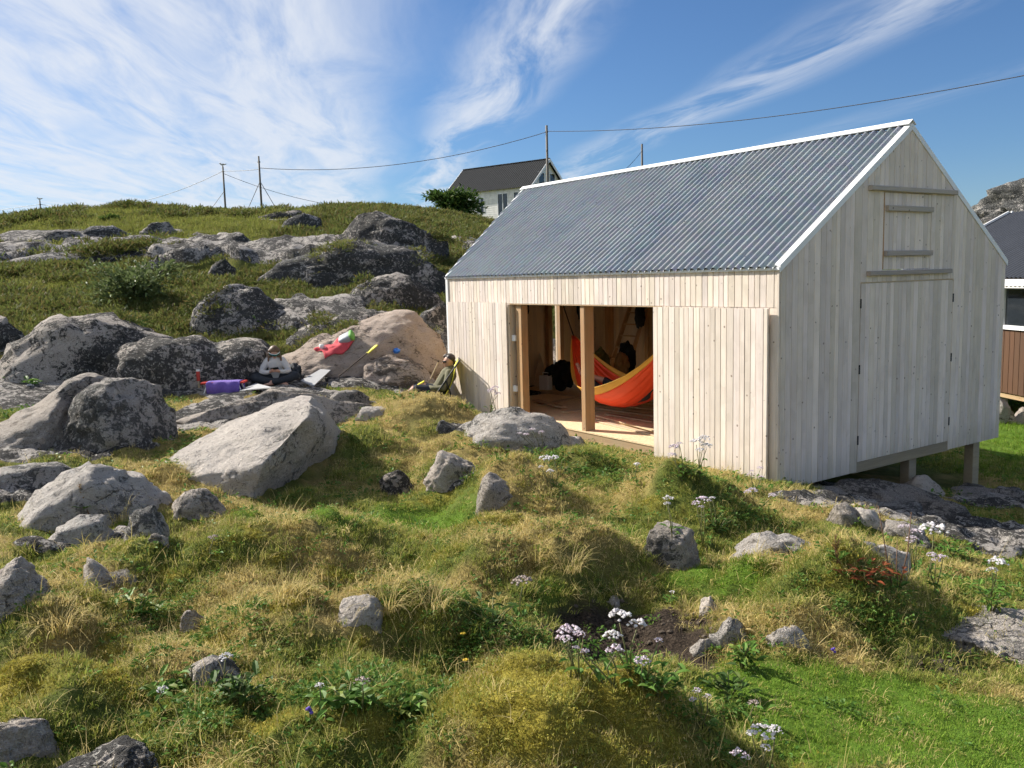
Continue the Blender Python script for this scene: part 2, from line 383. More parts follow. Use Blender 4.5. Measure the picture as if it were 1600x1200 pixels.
def blade_mat(name, ca, cb, tip=None, tr=.35, rough=.6):
    m = bpy.data.materials.new(name); m.use_nodes = True; g = NT(m.node_tree); g.n.clear()
    oi = g.add('ShaderNodeObjectInfo').outputs['Random']
    geo = g.add('ShaderNodeNewGeometry').outputs['Random Per Island']
    c = g.mix(oi, ca, cb); k = g.ramp(geo, 0, 1, .68, 1.30, 'LINEAR')
    c = g.mix(1., c, g.comb(k, k, k), 'MULTIPLY')
    if tip is not None:
        c = g.mix(g.ramp(g.math('FRACT', g.math('MULTIPLY', geo, 7.13)), .62, .9, 0., .85), c, tip)
    d = g.add('ShaderNodeBsdfPrincipled', {'Base Color': c, 'Roughness': rough, 'Specular IOR Level': .1})
    t = g.add('ShaderNodeBsdfTranslucent', {'Color': c})
    mx = g.add('ShaderNodeMixShader', {0: tr, 1: d.outputs[0], 2: t.outputs[0]})
    o = g.add('ShaderNodeOutputMaterial'); g.l.new(mx.outputs[0], o.inputs[0])
    return m
M['g_green'] = blade_mat('green_grass_blade', (.205, .255, .042), (.31, .32, .07), (.50, .42, .15))
M['g_lawn'] = blade_mat('lawn_blade', (.15, .275, .026), (.215, .33, .04), (.36, .36, .09))
M['g_dry'] = blade_mat('dry_grass_blade', (.66, .52, .24), (.56, .45, .17), (.40, .35, .11))
M['g_moss'] = blade_mat('yellow_moss', (.45, .39, .065), (.36, .33, .055), (.48, .40, .11), .2)
M['g_heath'] = blade_mat('heather_sprig', (.10, .13, .032), (.15, .16, .045), (.19, .14, .055), .4)
M['g_hill'] = blade_mat('hill_grass_blade', (.15, .185, .036), (.215, .22, .055), (.25, .22, .075), .5)
M['leaf'] = blade_mat('herb_leaf', (.085, .18, .033), (.135, .235, .045), (.22, .26, .055), .35, .45)
M['leaf_dark'] = blade_mat('dark_shrub_leaf', (.045, .09, .02), (.08, .135, .03), (.13, .17, .04), .3, .5)
M['leaf_hill'] = blade_mat('hilltop_bush_leaf', (.055, .105, .025), (.09, .15, .035), (.14, .19, .045), .3, .5)
M['leaf_red'] = blade_mat('red_sorrel_leaf', (.23, .055, .025), (.17, .09, .03), (.10, .13, .03), .3, .5)
M['leaf_grey'] = blade_mat('willow_leaf', (.10, .15, .05), (.15, .19, .07), (.19, .22, .10), .3, .5)
M['stem'] = plain('herb_stem', (.15, .15, .055), .7)
M['stem_brown'] = plain('dry_brown_stem', (.16, .085, .045), .8)
M['umbel'] = blade_mat('pale_pink_florets', (.70, .58, .64), (.78, .68, .72), (.85, .80, .82), .3, .7)
M['umbel_white'] = blade_mat('white_florets', (.76, .72, .72), (.82, .78, .78), (.88, .86, .84), .3, .7)
M['umbel_dry'] = blade_mat('faded_florets', (.44, .37, .31), (.54, .45, .40), (.36, .28, .24), .2, .8)
M['spike'] = blade_mat('rusty_seed_spike', (.27, .14, .05), (.36, .22, .08), (.21, .18, .05), .2, .8)
M['petal'] = plain('yellow_petal', (.75, .5, .03), .6)
M['violet'] = plain('violet_petal', (.12, .06, .42), .6)
M['bark'] = plain('brown_twig_bark', (.07, .05, .035), .85)

def ground_mat():
    m, g, b = mat_new('moor_ground'); tc = g.add('ShaderNodeTexCoord').outputs['Object']
    a = g.add('ShaderNodeAttribute', attribute_name='cover'); sep = g.add('ShaderNodeSeparateColor', {0: a.outputs['Color']})
    hl = g.add('ShaderNodeAttribute', attribute_name='hill').outputs['Fac']; so = g.add('ShaderNodeAttribute', attribute_name='soil').outputs['Fac']; rk = g.add('ShaderNodeAttribute', attribute_name='rock').outputs['Fac']
    n1 = g.noise(tc, .9, 7., .65); n2 = g.noise(tc, 9., 7., .7); n3 = g.noise(tc, 60., 4., .7)
    c = g.mix(g.ramp(n2, .3, .7), (.075, .095, .02), (.13, .155, .034))
    c = g.mix(g.math('MULTIPLY', sep.outputs[0], g.ramp(n2, .2, .65, .55, 1.)), c, g.mix(g.ramp(n3, .3, .7), (.25, .185, .07), (.38, .29, .11)))
    c = g.mix(sep.outputs[1], c, g.mix(g.ramp(n3, .3, .7), (.21, .175, .028), (.33, .275, .045)))
    c = g.mix(sep.outputs[2], c, g.mix(g.ramp(n3, .3, .7), (.085, .16, .018), (.13, .215, .026)))
    hc = g.mix(g.ramp(n1, .38, .62), (.065, .08, .022), (.14, .15, .04)); hc = g.mix(g.ramp(g.noise(tc, .33, 5.), .56, .7), hc, (.19, .145, .055))
    c = g.mix(hl, c, hc)
    c = g.mix(so, c, g.mix(g.ramp(n3, .35, .7), (.025, .019, .014), (.085, .062, .045)))
    rc, rh = rock_nodes(g, tc, (.33, .295, .26), (.23, .21, .19), (.026, .025, .024), .17, .5, 1.)
    rf = g.ramp(g.math('ADD', rk, g.math('MULTIPLY', g.math('SUBTRACT', n2, .5), .5)), .42, .56)
    c = g.mix(rf, c, rc)
    g.set(b, 'Base Color', c); g.set(b, 'Roughness', .95); g.set(b, 'Specular IOR Level', .1)
    gh = g.math('ADD', n2, g.math('MULTIPLY', n3, .5)); gh = g.math('ADD', g.math('MULTIPLY', gh, g.math('SUBTRACT', 1., rf)), g.math('MULTIPLY', rh, rf))
    bp = g.add('ShaderNodeBump', {'Height': gh, 'Strength': .9, 'Distance': .05}); g.set(b, 'Normal', bp.outputs[0])
    return m
M['ground'] = ground_mat()

# ------------------------------------------------------------------ terrain
CP = [(0,1200,3.5),(400,1200,3.6),(800,1200,3.7),(1200,1200,3.9),(1600,1200,4.1),
 (-300,1100,4.2),(0,1080,4.4),(400,1080,4.5),(800,1080,4.5),(1200,1080,4.7),(1600,1080,4.9),(1950,1080,5.0),
 (-300,950,5.6),(0,950,5.8),(400,950,5.8),(800,950,5.9),(1200,950,6.1),(1600,950,6.3),(1950,950,6.6),
 (-300,850,7.2),(0,840,7.4),(400,840,7.5),(800,840,7.6),(1100,840,7.8),(1300,840,8.0),(1450,860,8.2),(1600,885,8.4),(1900,880,9.0),
 (-300,740,9.6),(0,740,9.8),(250,740,9.9),(500,760,9.6),(700,740,10.2),(900,760,9.7),(1080,775,9.5),(1180,785,9.6),
 (0,670,12.0),(200,660,12.6),(350,640,13.6),(500,655,13.4),(600,650,13.6),(700,660,13.2),(800,690,12.0),(900,710,11.6),
 (420,598,16.6),(500,590,17.0),(350,612,15.0),(450,610,15.4),(550,614,15.4),(650,626,15.2),(700,636,15.2),
 (-300,600,14.5),(0,600,15.0),(150,592,16.3),(300,595,16.6),
 (1400,800,10.6),(1600,800,11.0),(1900,800,11.5),(1600,755,13.2),(1900,750,13.5),(1590,690,16.8),(1590,655,19.5),(1900,660,19.),(1700,600,26.),
 (-200,545,19.),(0,540,19.),(200,535,20.),(400,525,20.5),(560,505,21.),(660,520,20.),
 (-200,490,24.),(0,480,24.),(200,480,24.),(400,470,25.),(600,455,26.),(690,480,24.),
 (-200,440,30.),(0,430,30.),(200,430,30.),(400,422,31.),(600,415,32.),(720,425,32.),
 (-200,400,38.),(0,388,38.),(200,380,40.),(400,376,40.),(600,372,41.),(740,385,42.),
 (-200,370,52.),(0,348,52.),(100,334,52.),(200,325,52.),(300,334,54.),(400,336,54.),(500,330,54.),(600,331,56.),(700,338,60.),(800,342,78.),(720,340,80.),(880,345,82.),
 (0,385,95.),(300,385,95.),(600,380,100.),(900,395,62.),(1100,400,60.),(1300,400,50.),(1480,396,42.),(1560,352,52.),(1620,350,52.),(1800,350,55.),(1600,450,34.),(1750,440,34.)]
_cx = [P(*c) for c in CP]
for (x, y, z) in [(0,0,1.0),(-2,0,1.0),(2,0,.95),(0,-6,1.2),(-12,-10,1.5),(12,-10,.6),(-40,-20,2),(40,-20,0),(-30,8,1.2),(-70,20,3),(45,12,-1),(60,40,2),
                  (0,420,0),(-300,300,0),(300,300,0),(-400,0,0),(400,0,0),(0,-400,0),(-120,150,3),(120,150,3),(0,180,3)]:
    _cx.append(np.array([x, y, z], float))
for (x, y, z) in [(-.3,.5,0.),(-2,1.2,-.1),(-4,1.2,-.1),(-6,1.2,0.),(-8,1,.1),(-.5,3,-.45),(-4,3.2,-.4),(-8,3.2,-.2),(-.3,5,-.78),(-4,5,-.7),(-9,5,-.3),(.6,4.8,-.72),
                  (.25,0,.12),(-.05,-.25,.14),(-1,-.3,.16),(-2,-.4,.16),(-3,-.5,.17),(-4.5,-.5,.2),(-6,-.5,.27),(-7.7,-.4,.32),(-8.2,.3,.4),(-3,7,-.7),(-9,8,.5)]:
    _cx.append(shed_pt(x, y, z))
_cx = np.array(_cx)
def _warp(X, Y):
    r = np.hypot(X, Y); return np.stack([np.arctan2(X, Y + 1e-6) * 2.2 * r / (r + 1.5), np.log(r + 1.5) * 1.6], -1)
_cw = _warp(_cx[:, 0], _cx[:, 1])
def _rbf_fit():
    n = len(_cx); D = np.linalg.norm(_cw[:, None] - _cw[None], axis=-1)
    A = np.zeros((n + 3, n + 3)); A[:n, :n] = D + 0 * np.eye(n); A[:n, :n] -= np.eye(n) * .004
    Pm = np.c_[np.ones(n), _cw]; A[:n, n:] = Pm; A[n:, :n] = Pm.T
    return np.linalg.solve(A, np.r_[_cx[:, 2], 0, 0, 0])
_rw = _rbf_fit()
def base_h(X, Y):
    w = _warp(X, Y); n = len(_cx); out = np.zeros(len(X))
    for i in range(0, len(X), 40000):
        ww = w[i:i + 40000]; D = np.linalg.norm(ww[:, None] - _cw[None], axis=-1)
        out[i:i + 40000] = D @ _rw[:n] + _rw[n] + ww @ _rw[n + 1:]
    return out
def hit_base(px, py):
    r = ray(px, py); ds = np.geomspace(2.5, 200, 600); pts = CAM + r * ds[:, None]
    k = np.nonzero(pts[:, 2] < base_h(pts[:, 0], pts[:, 1]))[0]
    return (pts[k[0]], ds[k[0]]) if len(k) else (pts[-1], ds[-1])

# hummocks seen in the foreground: centre pixel of the foot, width and height in photo pixels, steepness
BUMPS = [(850,1170,380,92,1.5),(1010,1130,170,40,1.4),(820,885,270,58,1.5),(640,985,230,56,1.5),(400,985,190,62,1.5),(730,915,120,30,1.3),
 (1240,940,300,52,1.3),(1350,960,190,26,1.3),(1075,800,190,52,1.5),(800,790,180,48,1.5),(70,1010,200,60,1.6),(60,1120,230,62,1.6),(510,865,260,44,1.4),
 (330,880,200,40,1.4),(470,1020,180,34,1.3),(660,660,190,30,1.4),(560,700,110,20,1.3),(1180,850,90,12,1.3),(270,1075,160,34,1.4),
 (540,1150,260,46,1.4),(330,1150,180,36,1.4),(150,905,180,36,1.3),(960,905,140,26,1.3),(690,800,150,-26,1.2),(980,1010,230,-28,1.3),
 (600,880,190,-20,1.2),(1150,940,120,-22,1.2),(720,1040,220,-10,1.2),(250,760,140,24,1.3),(440,640,200,14,1.2),(900,730,120,22,1.3)]
_bump = []
for px, py, w, h, k in BUMPS:
    p, d = hit_base(px, py); rad = w * d / FPX / 2; dirr = p[:2] / np.linalg.norm(p[:2])
    _bump.append((p[0], p[1], rad, min(rad * 1.15, rad + .2), 1.25 * h * d / FPX, k, dirr))
# cover patches: kind, centre pixel, half width and half height in pixels, weight
DRY, MOSS, LAWN = 0, 1, 2
PATCH = [(MOSS,850,1165,210,95,1.3),(MOSS,720,1190,110,30,.8),(MOSS,60,1110,130,45,1.2),(MOSS,150,1120,60,20,.7),(MOSS,770,850,130,28,.8),(MOSS,450,1010,90,30,.55),(MOSS,330,1030,50,16,.8),
 (MOSS,430,1170,90,28,.8),(MOSS,1010,1180,60,25,.6),(MOSS,240,1150,60,24,.5),(MOSS,560,1180,80,20,.6),(MOSS,660,960,60,20,.4),(MOSS,30,975,60,20,.4),
 (DRY,850,880,150,50,1.),(DRY,650,960,150,45,1.),(DRY,400,950,130,55,1.),(DRY,1250,900,190,60,.95),(DRY,1300,800,120,30,1.),(DRY,1080,760,120,30,.9),(DRY,620,650,240,26,1.),(DRY,780,740,110,34,1.),
 (DRY,380,640,170,20,1.),(DRY,300,780,150,40,.8),(DRY,120,960,140,50,.9),(DRY,520,830,150,22,.85),(DRY,170,640,200,30,.6),(DRY,1380,930,160,50,.75),(DRY,470,880,120,30,.7),(DRY,960,720,90,18,.6),(DRY,1500,870,60,20,.5),
 (DRY,250,700,120,24,.8),(DRY,640,700,120,20,.6),
 (LAWN,1420,1140,300,90,1.7),(LAWN,1250,1060,120,40,.6),(LAWN,650,810,110,30,.9),(LAWN,480,860,150,24,.6),(LAWN,1120,920,110,30,.7),(LAWN,960,840,90,26,.7),(LAWN,1600,690,130,40,1.),(LAWN,1550,930,120,40,.5),(LAWN,840,940,100,26,.5),
 (LAWN,250,1100,150,30,.35),(LAWN,1050,730,80,14,.5)]
_pat = []
for kd, px, py, rx, ry, w in PATCH:
    p, d = hit_base(px, py); dirr = p[:2] / np.linalg.norm(p[:2]); vs = max(.12, (CAM[2] - p[2]) / d)
    _pat.append((kd, p[0], p[1], rx * d / FPX, ry * d / FPX / vs, w, dirr))
_soil, _sd = hit_base(985, 985); _soil2, _sd2 = hit_base(1490, 1040)
def cover(X, Y):
    q = np.stack([X, Y, X * 0], -1); nz = fbm(q, 1.6, 4, 11); nz2 = fbm(q, 4.5, 3, 21)
    out = np.zeros((len(X), 4)); tot = np.zeros((len(X), 3))
    for kd, cx, cy, rx, ry, w, dr in _pat:
        dx, dy = X - cx, Y - cy; a = dx * dr[1] - dy * dr[0]; b = dx * dr[0] + dy * dr[1]
        g = w * np.exp(-((a / rx) ** 2 + (b / ry) ** 2) ** 1.2 * .8); tot[:, kd] = np.maximum(tot[:, kd], g)
    dist = np.hypot(X, Y)
    tot[:, 0] = np.maximum(tot[:, 0], .47 + .5 * nz); tot[:, 1] = np.maximum(tot[:, 1], (.10 + .55 * nz2) * (dist < 9))
    for k in range(3):
        out[:, k] = np.clip((tot[:, k] + .35 * (nz2 if k else nz) - .38) * 3, 0, 1)
    out[:, 3] = out[:, 1]
    out[:, 1] *= np.clip(.95 + 1.3 * fbm(q, 2.8, 3, 23), .3, 1)
    out[:, 1] *= 1 - .9 * np.clip((tot[:, 2] - .4) * 3, 0, 1); out[:, 0] *= 1 - out[:, 1]
    out[:, 2] *= (1 - out[:, 1]); out[:, 0] *= 1 - .93 * out[:, 2]
    return out
def soil_mask(X, Y):
    q = np.stack([X, Y, X * 0], -1); n = fbm(q, 2.6, 4, 41)
    def ell(c, d, a, b):
        dr = c[:2] / np.linalg.norm(c[:2]); dx, dy = X - c[0], Y - c[1]
        u = (dx * dr[1] - dy * dr[0]) / a; v = (dx * dr[0] + dy * dr[1]) / b
        return np.clip((1.05 + .55 * n - np.hypot(u, v)) * 4, 0, 1)
    return np.maximum(ell(_soil, _sd, .62, .60), .55 * ell(_soil2, _sd2, .26, .2))
ROCKP = [(1290,792,90,13,1.),(1420,815,150,38,1.1),(1550,842,150,40,1.1),(1640,795,140,32,1.1),(1350,776,120,20,1.),(440,624,130,10,1.),(330,656,85,16,1.),(560,640,50,8,.8),(180,702,95,12,.9),(40,702,110,20,1.),(50,775,95,14,.9),
 (120,852,95,12,.8),(80,618,160,20,1.),(250,612,110,12,.9),(500,602,100,9,1.),(640,618,60,6,.7),(770,690,90,14,.7),(730,770,60,10,.6),(1220,870,80,12,.6),(30,945,60,14,.7),(1600,990,90,20,.6)]
_rkp = []
for px, py, rx, ry, w in ROCKP:
    p, d = hit_base(px, py); dirr = p[:2] / np.linalg.norm(p[:2]); vs = max(.12, (CAM[2] - p[2]) / d); _rkp.append((p[0], p[1], rx * d / FPX, ry * d / FPX / vs, w, dirr))
def rock_mask(X, Y):
    q = np.stack([X, Y, X * 0], -1); r = np.hypot(X, Y); n = fbm(q, 1.5, 4, 205); m = np.zeros(len(X))
    for cx, cy, rx, ry, w, dr in _rkp:
        dx, dy = X - cx, Y - cy; a = dx * dr[1] - dy * dr[0]; b = dx * dr[0] + dy * dr[1]; m = np.maximum(m, w * np.exp(-((a / rx) ** 2 + (b / ry) ** 2) ** 1.5 * .7))
    m = np.clip((m + .55 * n - .42) * 4, 0, 1)
    hr = fbm(q * np.array([.8, 1.15, 1]), .17, 4, 207); hl = np.clip((hr + .18 * n - .05) * 9, 0, 1) * np.clip((r - 17) / 3, 0, 1) * np.clip((54 - r) / 4, 0, 1) * (X < 8)
    return np.maximum(m, hl)
def hill_mask(X, Y): return np.clip((np.hypot(X, Y) + 2.2 * fbm(np.stack([X, Y, X * 0], -1), .2, 3, 61) - 16.5) / 3.5, 0, 1) * (X < 9)
def height(X, Y):
    X = np.asarray(X, float); Y = np.asarray(Y, float); h = base_h(X, Y); r = np.hypot(X, Y)
    q = np.stack([X, Y, X * 0], -1)
    sh = np.stack([-((X - ORG[0]) * SU[0] + (Y - ORG[1]) * SU[1]), (X - ORG[0]) * SV[0] + (Y - ORG[1]) * SV[1]], -1)
    inside = np.clip(1 - np.maximum.reduce([-8.3 - sh[:, 0], sh[:, 0] - .5, -sh[:, 1] - .45, sh[:, 1] - 5.6, -np.ones(len(X)) * 0 - .0]) / .7, 0, 1)
    inside = np.where((sh[:, 0] > -9.0) & (sh[:, 0] < 1.2) & (sh[:, 1] > -1.1) & (sh[:, 1] < 6.3), inside, 0)
    lawn = cover(X, Y)[:, 2]
    near = np.clip((15 - r) / 4, 0, 1)
    amp = (1 - .85 * inside) * (1 - .75 * lawn)
    hum = fbm(q, 1.15, 3, 5); hum = np.sign(hum) * np.abs(hum) ** 1.1
    h = h + near * amp * (.13 * hum + .09 * fbm(q, 3.2, 3, 9) + .034 * fbm(q, 8, 3, 13))
    far = np.clip((r - 15) / 12, 0, 1)
    mid = .55 * fbm(q, .13, 4, 31) + .34 * (1 - 2 * np.abs(fbm(q, .3, 3, 35))) * .6 + .15 * fbm(q, .9, 3, 37)
    fade = np.clip((50 - r) / 12, .16, 1)
    h = h + far * fade * (X < 12) * mid
    rm = rock_mask(X, Y); h = h + rm * (.05 + .05 * near * (1 - 2 * np.abs(fbm(q, 1.7, 4, 211))) + .035 * fbm(q, 6, 3, 213)) * (1 - .8 * (inside > .9)) + rm * far * fade * (.42 + .3 * (1 - 2 * np.abs(fbm(q, .5, 4, 215))))
    for bx, by, ra, rb, hh, k, dr in _bump:
        dx, dy = X - bx, Y - by; a = (dx * dr[1] - dy * dr[0]) / ra; b = (dx * dr[0] + dy * dr[1]) / rb
        h = h + hh * np.exp(-((a * a + b * b) ** k) * 1.1) * (1 + .45 * fbm(q, 2.6, 4, 77)) * (1 - .8 * inside)
    sm = soil_mask(X, Y); h = h - .01 * sm
    infl = (sh[:, 0] > -8.6) & (sh[:, 0] < .02) & (sh[:, 1] > .04) & (sh[:, 1] < 5.3)
    h = np.where(infl, np.minimum(h, .06), h)
    return h

def make_ground():
    az = np.concatenate([np.linspace(-math.pi, -.95, 40)[:-1], np.linspace(-.95, .95, 520), np.linspace(.95, math.pi, 40)[1:]])
    rr = np.concatenate([np.geomspace(.35, 2.6, 18)[:-1], np.geomspace(2.6, 70, 430), np.geomspace(70, 1500, 34)[1:]])
    A, Rr = np.meshgrid(az, rr); X = (np.sin(A) * Rr).ravel(); Y = (np.cos(A) * Rr).ravel()
    Z = height(X, Y); na, nr = len(az), len(rr)
    i = np.arange(nr - 1)[:, None] * na; j = np.arange(na - 1)[None]
    f = np.stack([i + j, i + j + 1, i + na + j + 1, i + na + j], -1).reshape(-1, 4)[:, ::-1]
    me = np_mesh('ground', np.c_[X, Y, Z], f)
    cv = cover(X, Y); hm = hill_mask(X, Y); sm = soil_mask(X, Y)
    a = me.attributes.new('cover', 'FLOAT_COLOR', 'POINT'); a.data.foreach_set('color', np.c_[cv[:, :3], np.ones(len(X))].astype(np.float32).ravel())
    a = me.attributes.new('hill', 'FLOAT', 'POINT'); a.data.foreach_set('value', hm.astype(np.float32))
    a = me.attributes.new('soil', 'FLOAT', 'POINT'); a.data.foreach_set('value', sm.astype(np.float32))
    a = me.attributes.new('rock', 'FLOAT', 'POINT'); a.data.foreach_set('value', rock_mask(X, Y).astype(np.float32))
    o = link('ground', me, M['ground']); tag(o, 'hummocky moorland ground rising to a grassy hill', kind='structure')
    return o, az, rr, Z.reshape(nr, na), np.c_[X, Y, Z], f
GROUND, _az, _rr, _Zg, _gv, _gf = make_ground()
_vis = (np.abs(np.arctan2(_gv[_gf[:, 0], 0], _gv[_gf[:, 0], 1])) < .8) & (np.hypot(_gv[_gf[:, 0], 0], _gv[_gf[:, 0], 1]) < 110) & (np.hypot(_gv[_gf[:, 0], 0], _gv[_gf[:, 0], 1]) > 2)
GT = BVHTree.FromPolygons([tuple(q) for q in _gv.tolist()], _gf[_vis].tolist())
def ground_z(X, Y):
    a = np.arctan2(X, Y); r = np.clip(np.hypot(X, Y), _rr[0], _rr[-1] * .999)
    ia = np.clip(np.searchsorted(_az, a) - 1, 0, len(_az) - 2); ir = np.clip(np.searchsorted(_rr, r) - 1, 0, len(_rr) - 2)
    ta = (a - _az[ia]) / (_az[ia + 1] - _az[ia]); tr = (r - _rr[ir]) / (_rr[ir + 1] - _rr[ir])
    return (_Zg[ir, ia] * (1 - ta) + _Zg[ir, ia + 1] * ta) * (1 - tr) + (_Zg[ir + 1, ia] * (1 - ta) + _Zg[ir + 1, ia + 1] * ta) * tr
def gz(x, y): return float(ground_z(np.array([x]), np.array([y]))[0])
def hit_ground(px, py):
    r = Vector(ray(px, py)); h = GT.ray_cast(Vector(CAM), r.normalized())
    if h[0] is None:
        p = P(px, py, 60); return Vector(p), Vector((0, 0, 1)), 60.
    return h[0], h[1], (np.array(h[0]) - CAM) @ FWD

# ------------------------------------------------------------------ rocks
def ico(sub):
    bm = bmesh.new(); bmesh.ops.create_icosphere(bm, subdivisions=sub, radius=1); v = np.array([q.co[:] for q in bm.verts]); f = np.array([[x.index for x in q.verts] for q in bm.faces]); bm.free()
    return v, f
ICO = {4: ico(4), 5: ico(5), 6: ico(6)}
ROCKS = []      # (world verts, faces) for ray casts
def rock(label, top, base, mat='rock_grey', d=None, deep=.8, sub=5, rough=1., seed=1, chips=7, group='boulders on the moor', name='boulder', square=.0, lift=0., skf=.22, wide=1.1):
    """boulder whose skyline follows a traced profile (photo pixels, left to right); it stands at its own depth with a full back"""
    top = np.array(top, float); cxp = (top[0, 0] + top[-1, 0]) / 2
    if d is None: d = hit_ground(cxp, base)[2]
    w = (top[-1, 0] - top[0, 0]) * d / FPX; halfd = w * deep / 2
    dc = d + halfd * .95                                   # centre lies behind the front foot
    k = dc / d
    ctr = P(cxp, base, dc)
    loc = np.array([ctr[0], ctr[1], P(cxp, base, d)[2]])
    xs = (top[:, 0] - cxp) * dc / FPX; zs = np.array([P(a, b, dc)[2] for a, b in top]) - loc[2]
    hw = (xs[-1] - xs[0]) / 2 * wide; mid = (xs[-1] + xs[0]) / 2
    v, f = ICO[sub]; v = v.copy()
    x = v[:, 0]; rim = np.sqrt(np.maximum(1 - x * x, 1e-4)); yy = v[:, 1] / rim; zz = v[:, 2] / rim     # unit circle around the x axis
    xw = np.sign(x) * np.abs(x) ** 1. * hw + mid
    H = np.interp(xw, xs, zs); H = np.maximum(H, .03)
    end = np.sqrt(np.maximum(1 - np.abs(x) ** (2.6 + 2 * square), 0))
    ys = np.sign(yy) * np.abs(yy) ** np.where(zz < 0, .35, .85) * halfd * np.maximum(end, .0)
    zt = np.sign(zz) * np.abs(zz) ** (.8 - .2 * square)
    ga = math.atan2(loc[0], loc[1]); gx_ = np.array([i * hw * .85 for i in (-1, -.5, 0, .5, 1) for j in range(3)]); gy_ = np.array([j * halfd * .9 for i in range(5) for j in (-1, 0, 1)])
    gl = ground_z(loc[0] + gx_ * math.cos(ga) + gy_ * math.sin(ga), loc[1] - gx_ * math.sin(ga) + gy_ * math.cos(ga)).min()
    below = max(.15, .4 * zs.max(), loc[2] - gl - skf * zs.max() + .1)
    sk = skf * zs.max(); z = np.where(zt > 0, zt * (H + sk) - sk, zt * below * end - sk)
    p = np.stack([xw, ys, z], -1)
    size = (hw + halfd + zs.max()) / 3
    rg = np.random.default_rng(seed * 31 + 5)
    # flat broken faces
    cen = np.array([mid, 0, zs.mean() * .4])
    for _ in range(chips):
        n = rg.normal(size=3); n[2] = abs(n[2]) * .5; n /= np.linalg.norm(n)
        s = (p - cen) @ n; lim = np.quantile(s, rg.uniform(.80, .95)); over = np.maximum(s - lim, 0)
        p -= np.outer(over * .93, n)
    nr = p - cen; nr /= np.linalg.norm(nr, axis=1)[:, None] + 1e-6
    q = p / size + seed * 13.7
    dis = .13 * fbm(q, 1.3, 3, seed) + .085 * fbm(q * np.array([1, 1, 1.8]), 3.7, 3, seed + 3) + .04 * (1 - 2 * np.abs(fbm(q * np.array([1, 1, 1.6]), 7, 3, seed + 6))) + .016 * fbm(q, 26, 2, seed + 8)
    p = p + nr * (dis * size * rough)[:, None]
    # refit the top to the traced height
    sc = min(zs.max() / max(p[:, 2].max(), .01), 1.12); p[:, 2] = np.where(p[:, 2] > 0, p[:, 2] * sc, p[:, 2])
    sx = (2 * hw) / (p[:, 0].max() - p[:, 0].min()); p[:, 0] = (p[:, 0] - p[:, 0].min()) * sx - hw + mid
    ang = -math.atan2(loc[0], loc[1])
    ca, sa = math.cos(ang), math.sin(ang)
    me = np_mesh(name, p, f); o = link(name, me, M[mat], loc=(loc[0], loc[1], loc[2] + lift), rot=(0, 0, ang)); tag(o, label, 'rock', group)
    pw = np.stack([p[:, 0] * ca - p[:, 1] * sa + loc[0], p[:, 0] * sa + p[:, 1] * ca + loc[1], p[:, 2] + loc[2] + lift], -1)
    ROCKS.append((pw, f)); return o
def hull_rock(label, pts, mat, seed=1, cuts=5, rough=1., group='boulders on the moor', name='boulder', smooth=2):
    """broken angular boulder: hull of corner points (pixel x, pixel y, depth)"""
    w = np.array([P(*q) for q in pts]); c = w.mean(0); bm = bmesh.new()
    for q in w - c: bm.verts.new(q)
    h = bmesh.ops.convex_hull(bm, input=bm.verts[:])
    bmesh.ops.delete(bm, geom=[g for g in h['geom_interior'] if isinstance(g, bmesh.types.BMVert)], context='VERTS')
    for _ in range(cuts):
        es = [e for e in bm.edges if e.calc_length() > .055]
        if not es: break
        bmesh.ops.subdivide_edges(bm, edges=es, cuts=1, use_grid_fill=True); bmesh.ops.triangulate(bm, faces=bm.faces[:])
        if len(bm.verts) > 9000: break
    for _ in range(smooth): bmesh.ops.smooth_vert(bm, verts=bm.verts[:], factor=.5, use_axis_x=True, use_axis_y=True, use_axis_z=True)
    bm.normal_update(); p = np.array([q.co[:] for q in bm.verts]); nr = np.array([q.normal[:] for q in bm.verts]); f = np.array([[x.index for x in q.verts] for q in bm.faces]); bm.free()
    size = np.ptp(p, axis=0).mean() / 2; q = p / size + seed * 9.1
    dis = .045 * fbm(q, 1.5, 3, seed) + .03 * fbm(q * np.array([1, 1, 2.]), 4., 4, seed + 2) + .014 * (1 - 2 * np.abs(fbm(q, 8, 3, seed + 4))) + .008 * fbm(q, 25, 2, seed + 5)
    p = p + nr * (dis * size * rough)[:, None]
    me = np_mesh(name, p, f); o = link(name, me, M[mat], loc=c); tag(o, label, 'rock', group)
    ROCKS.append((p + c, f)); return o

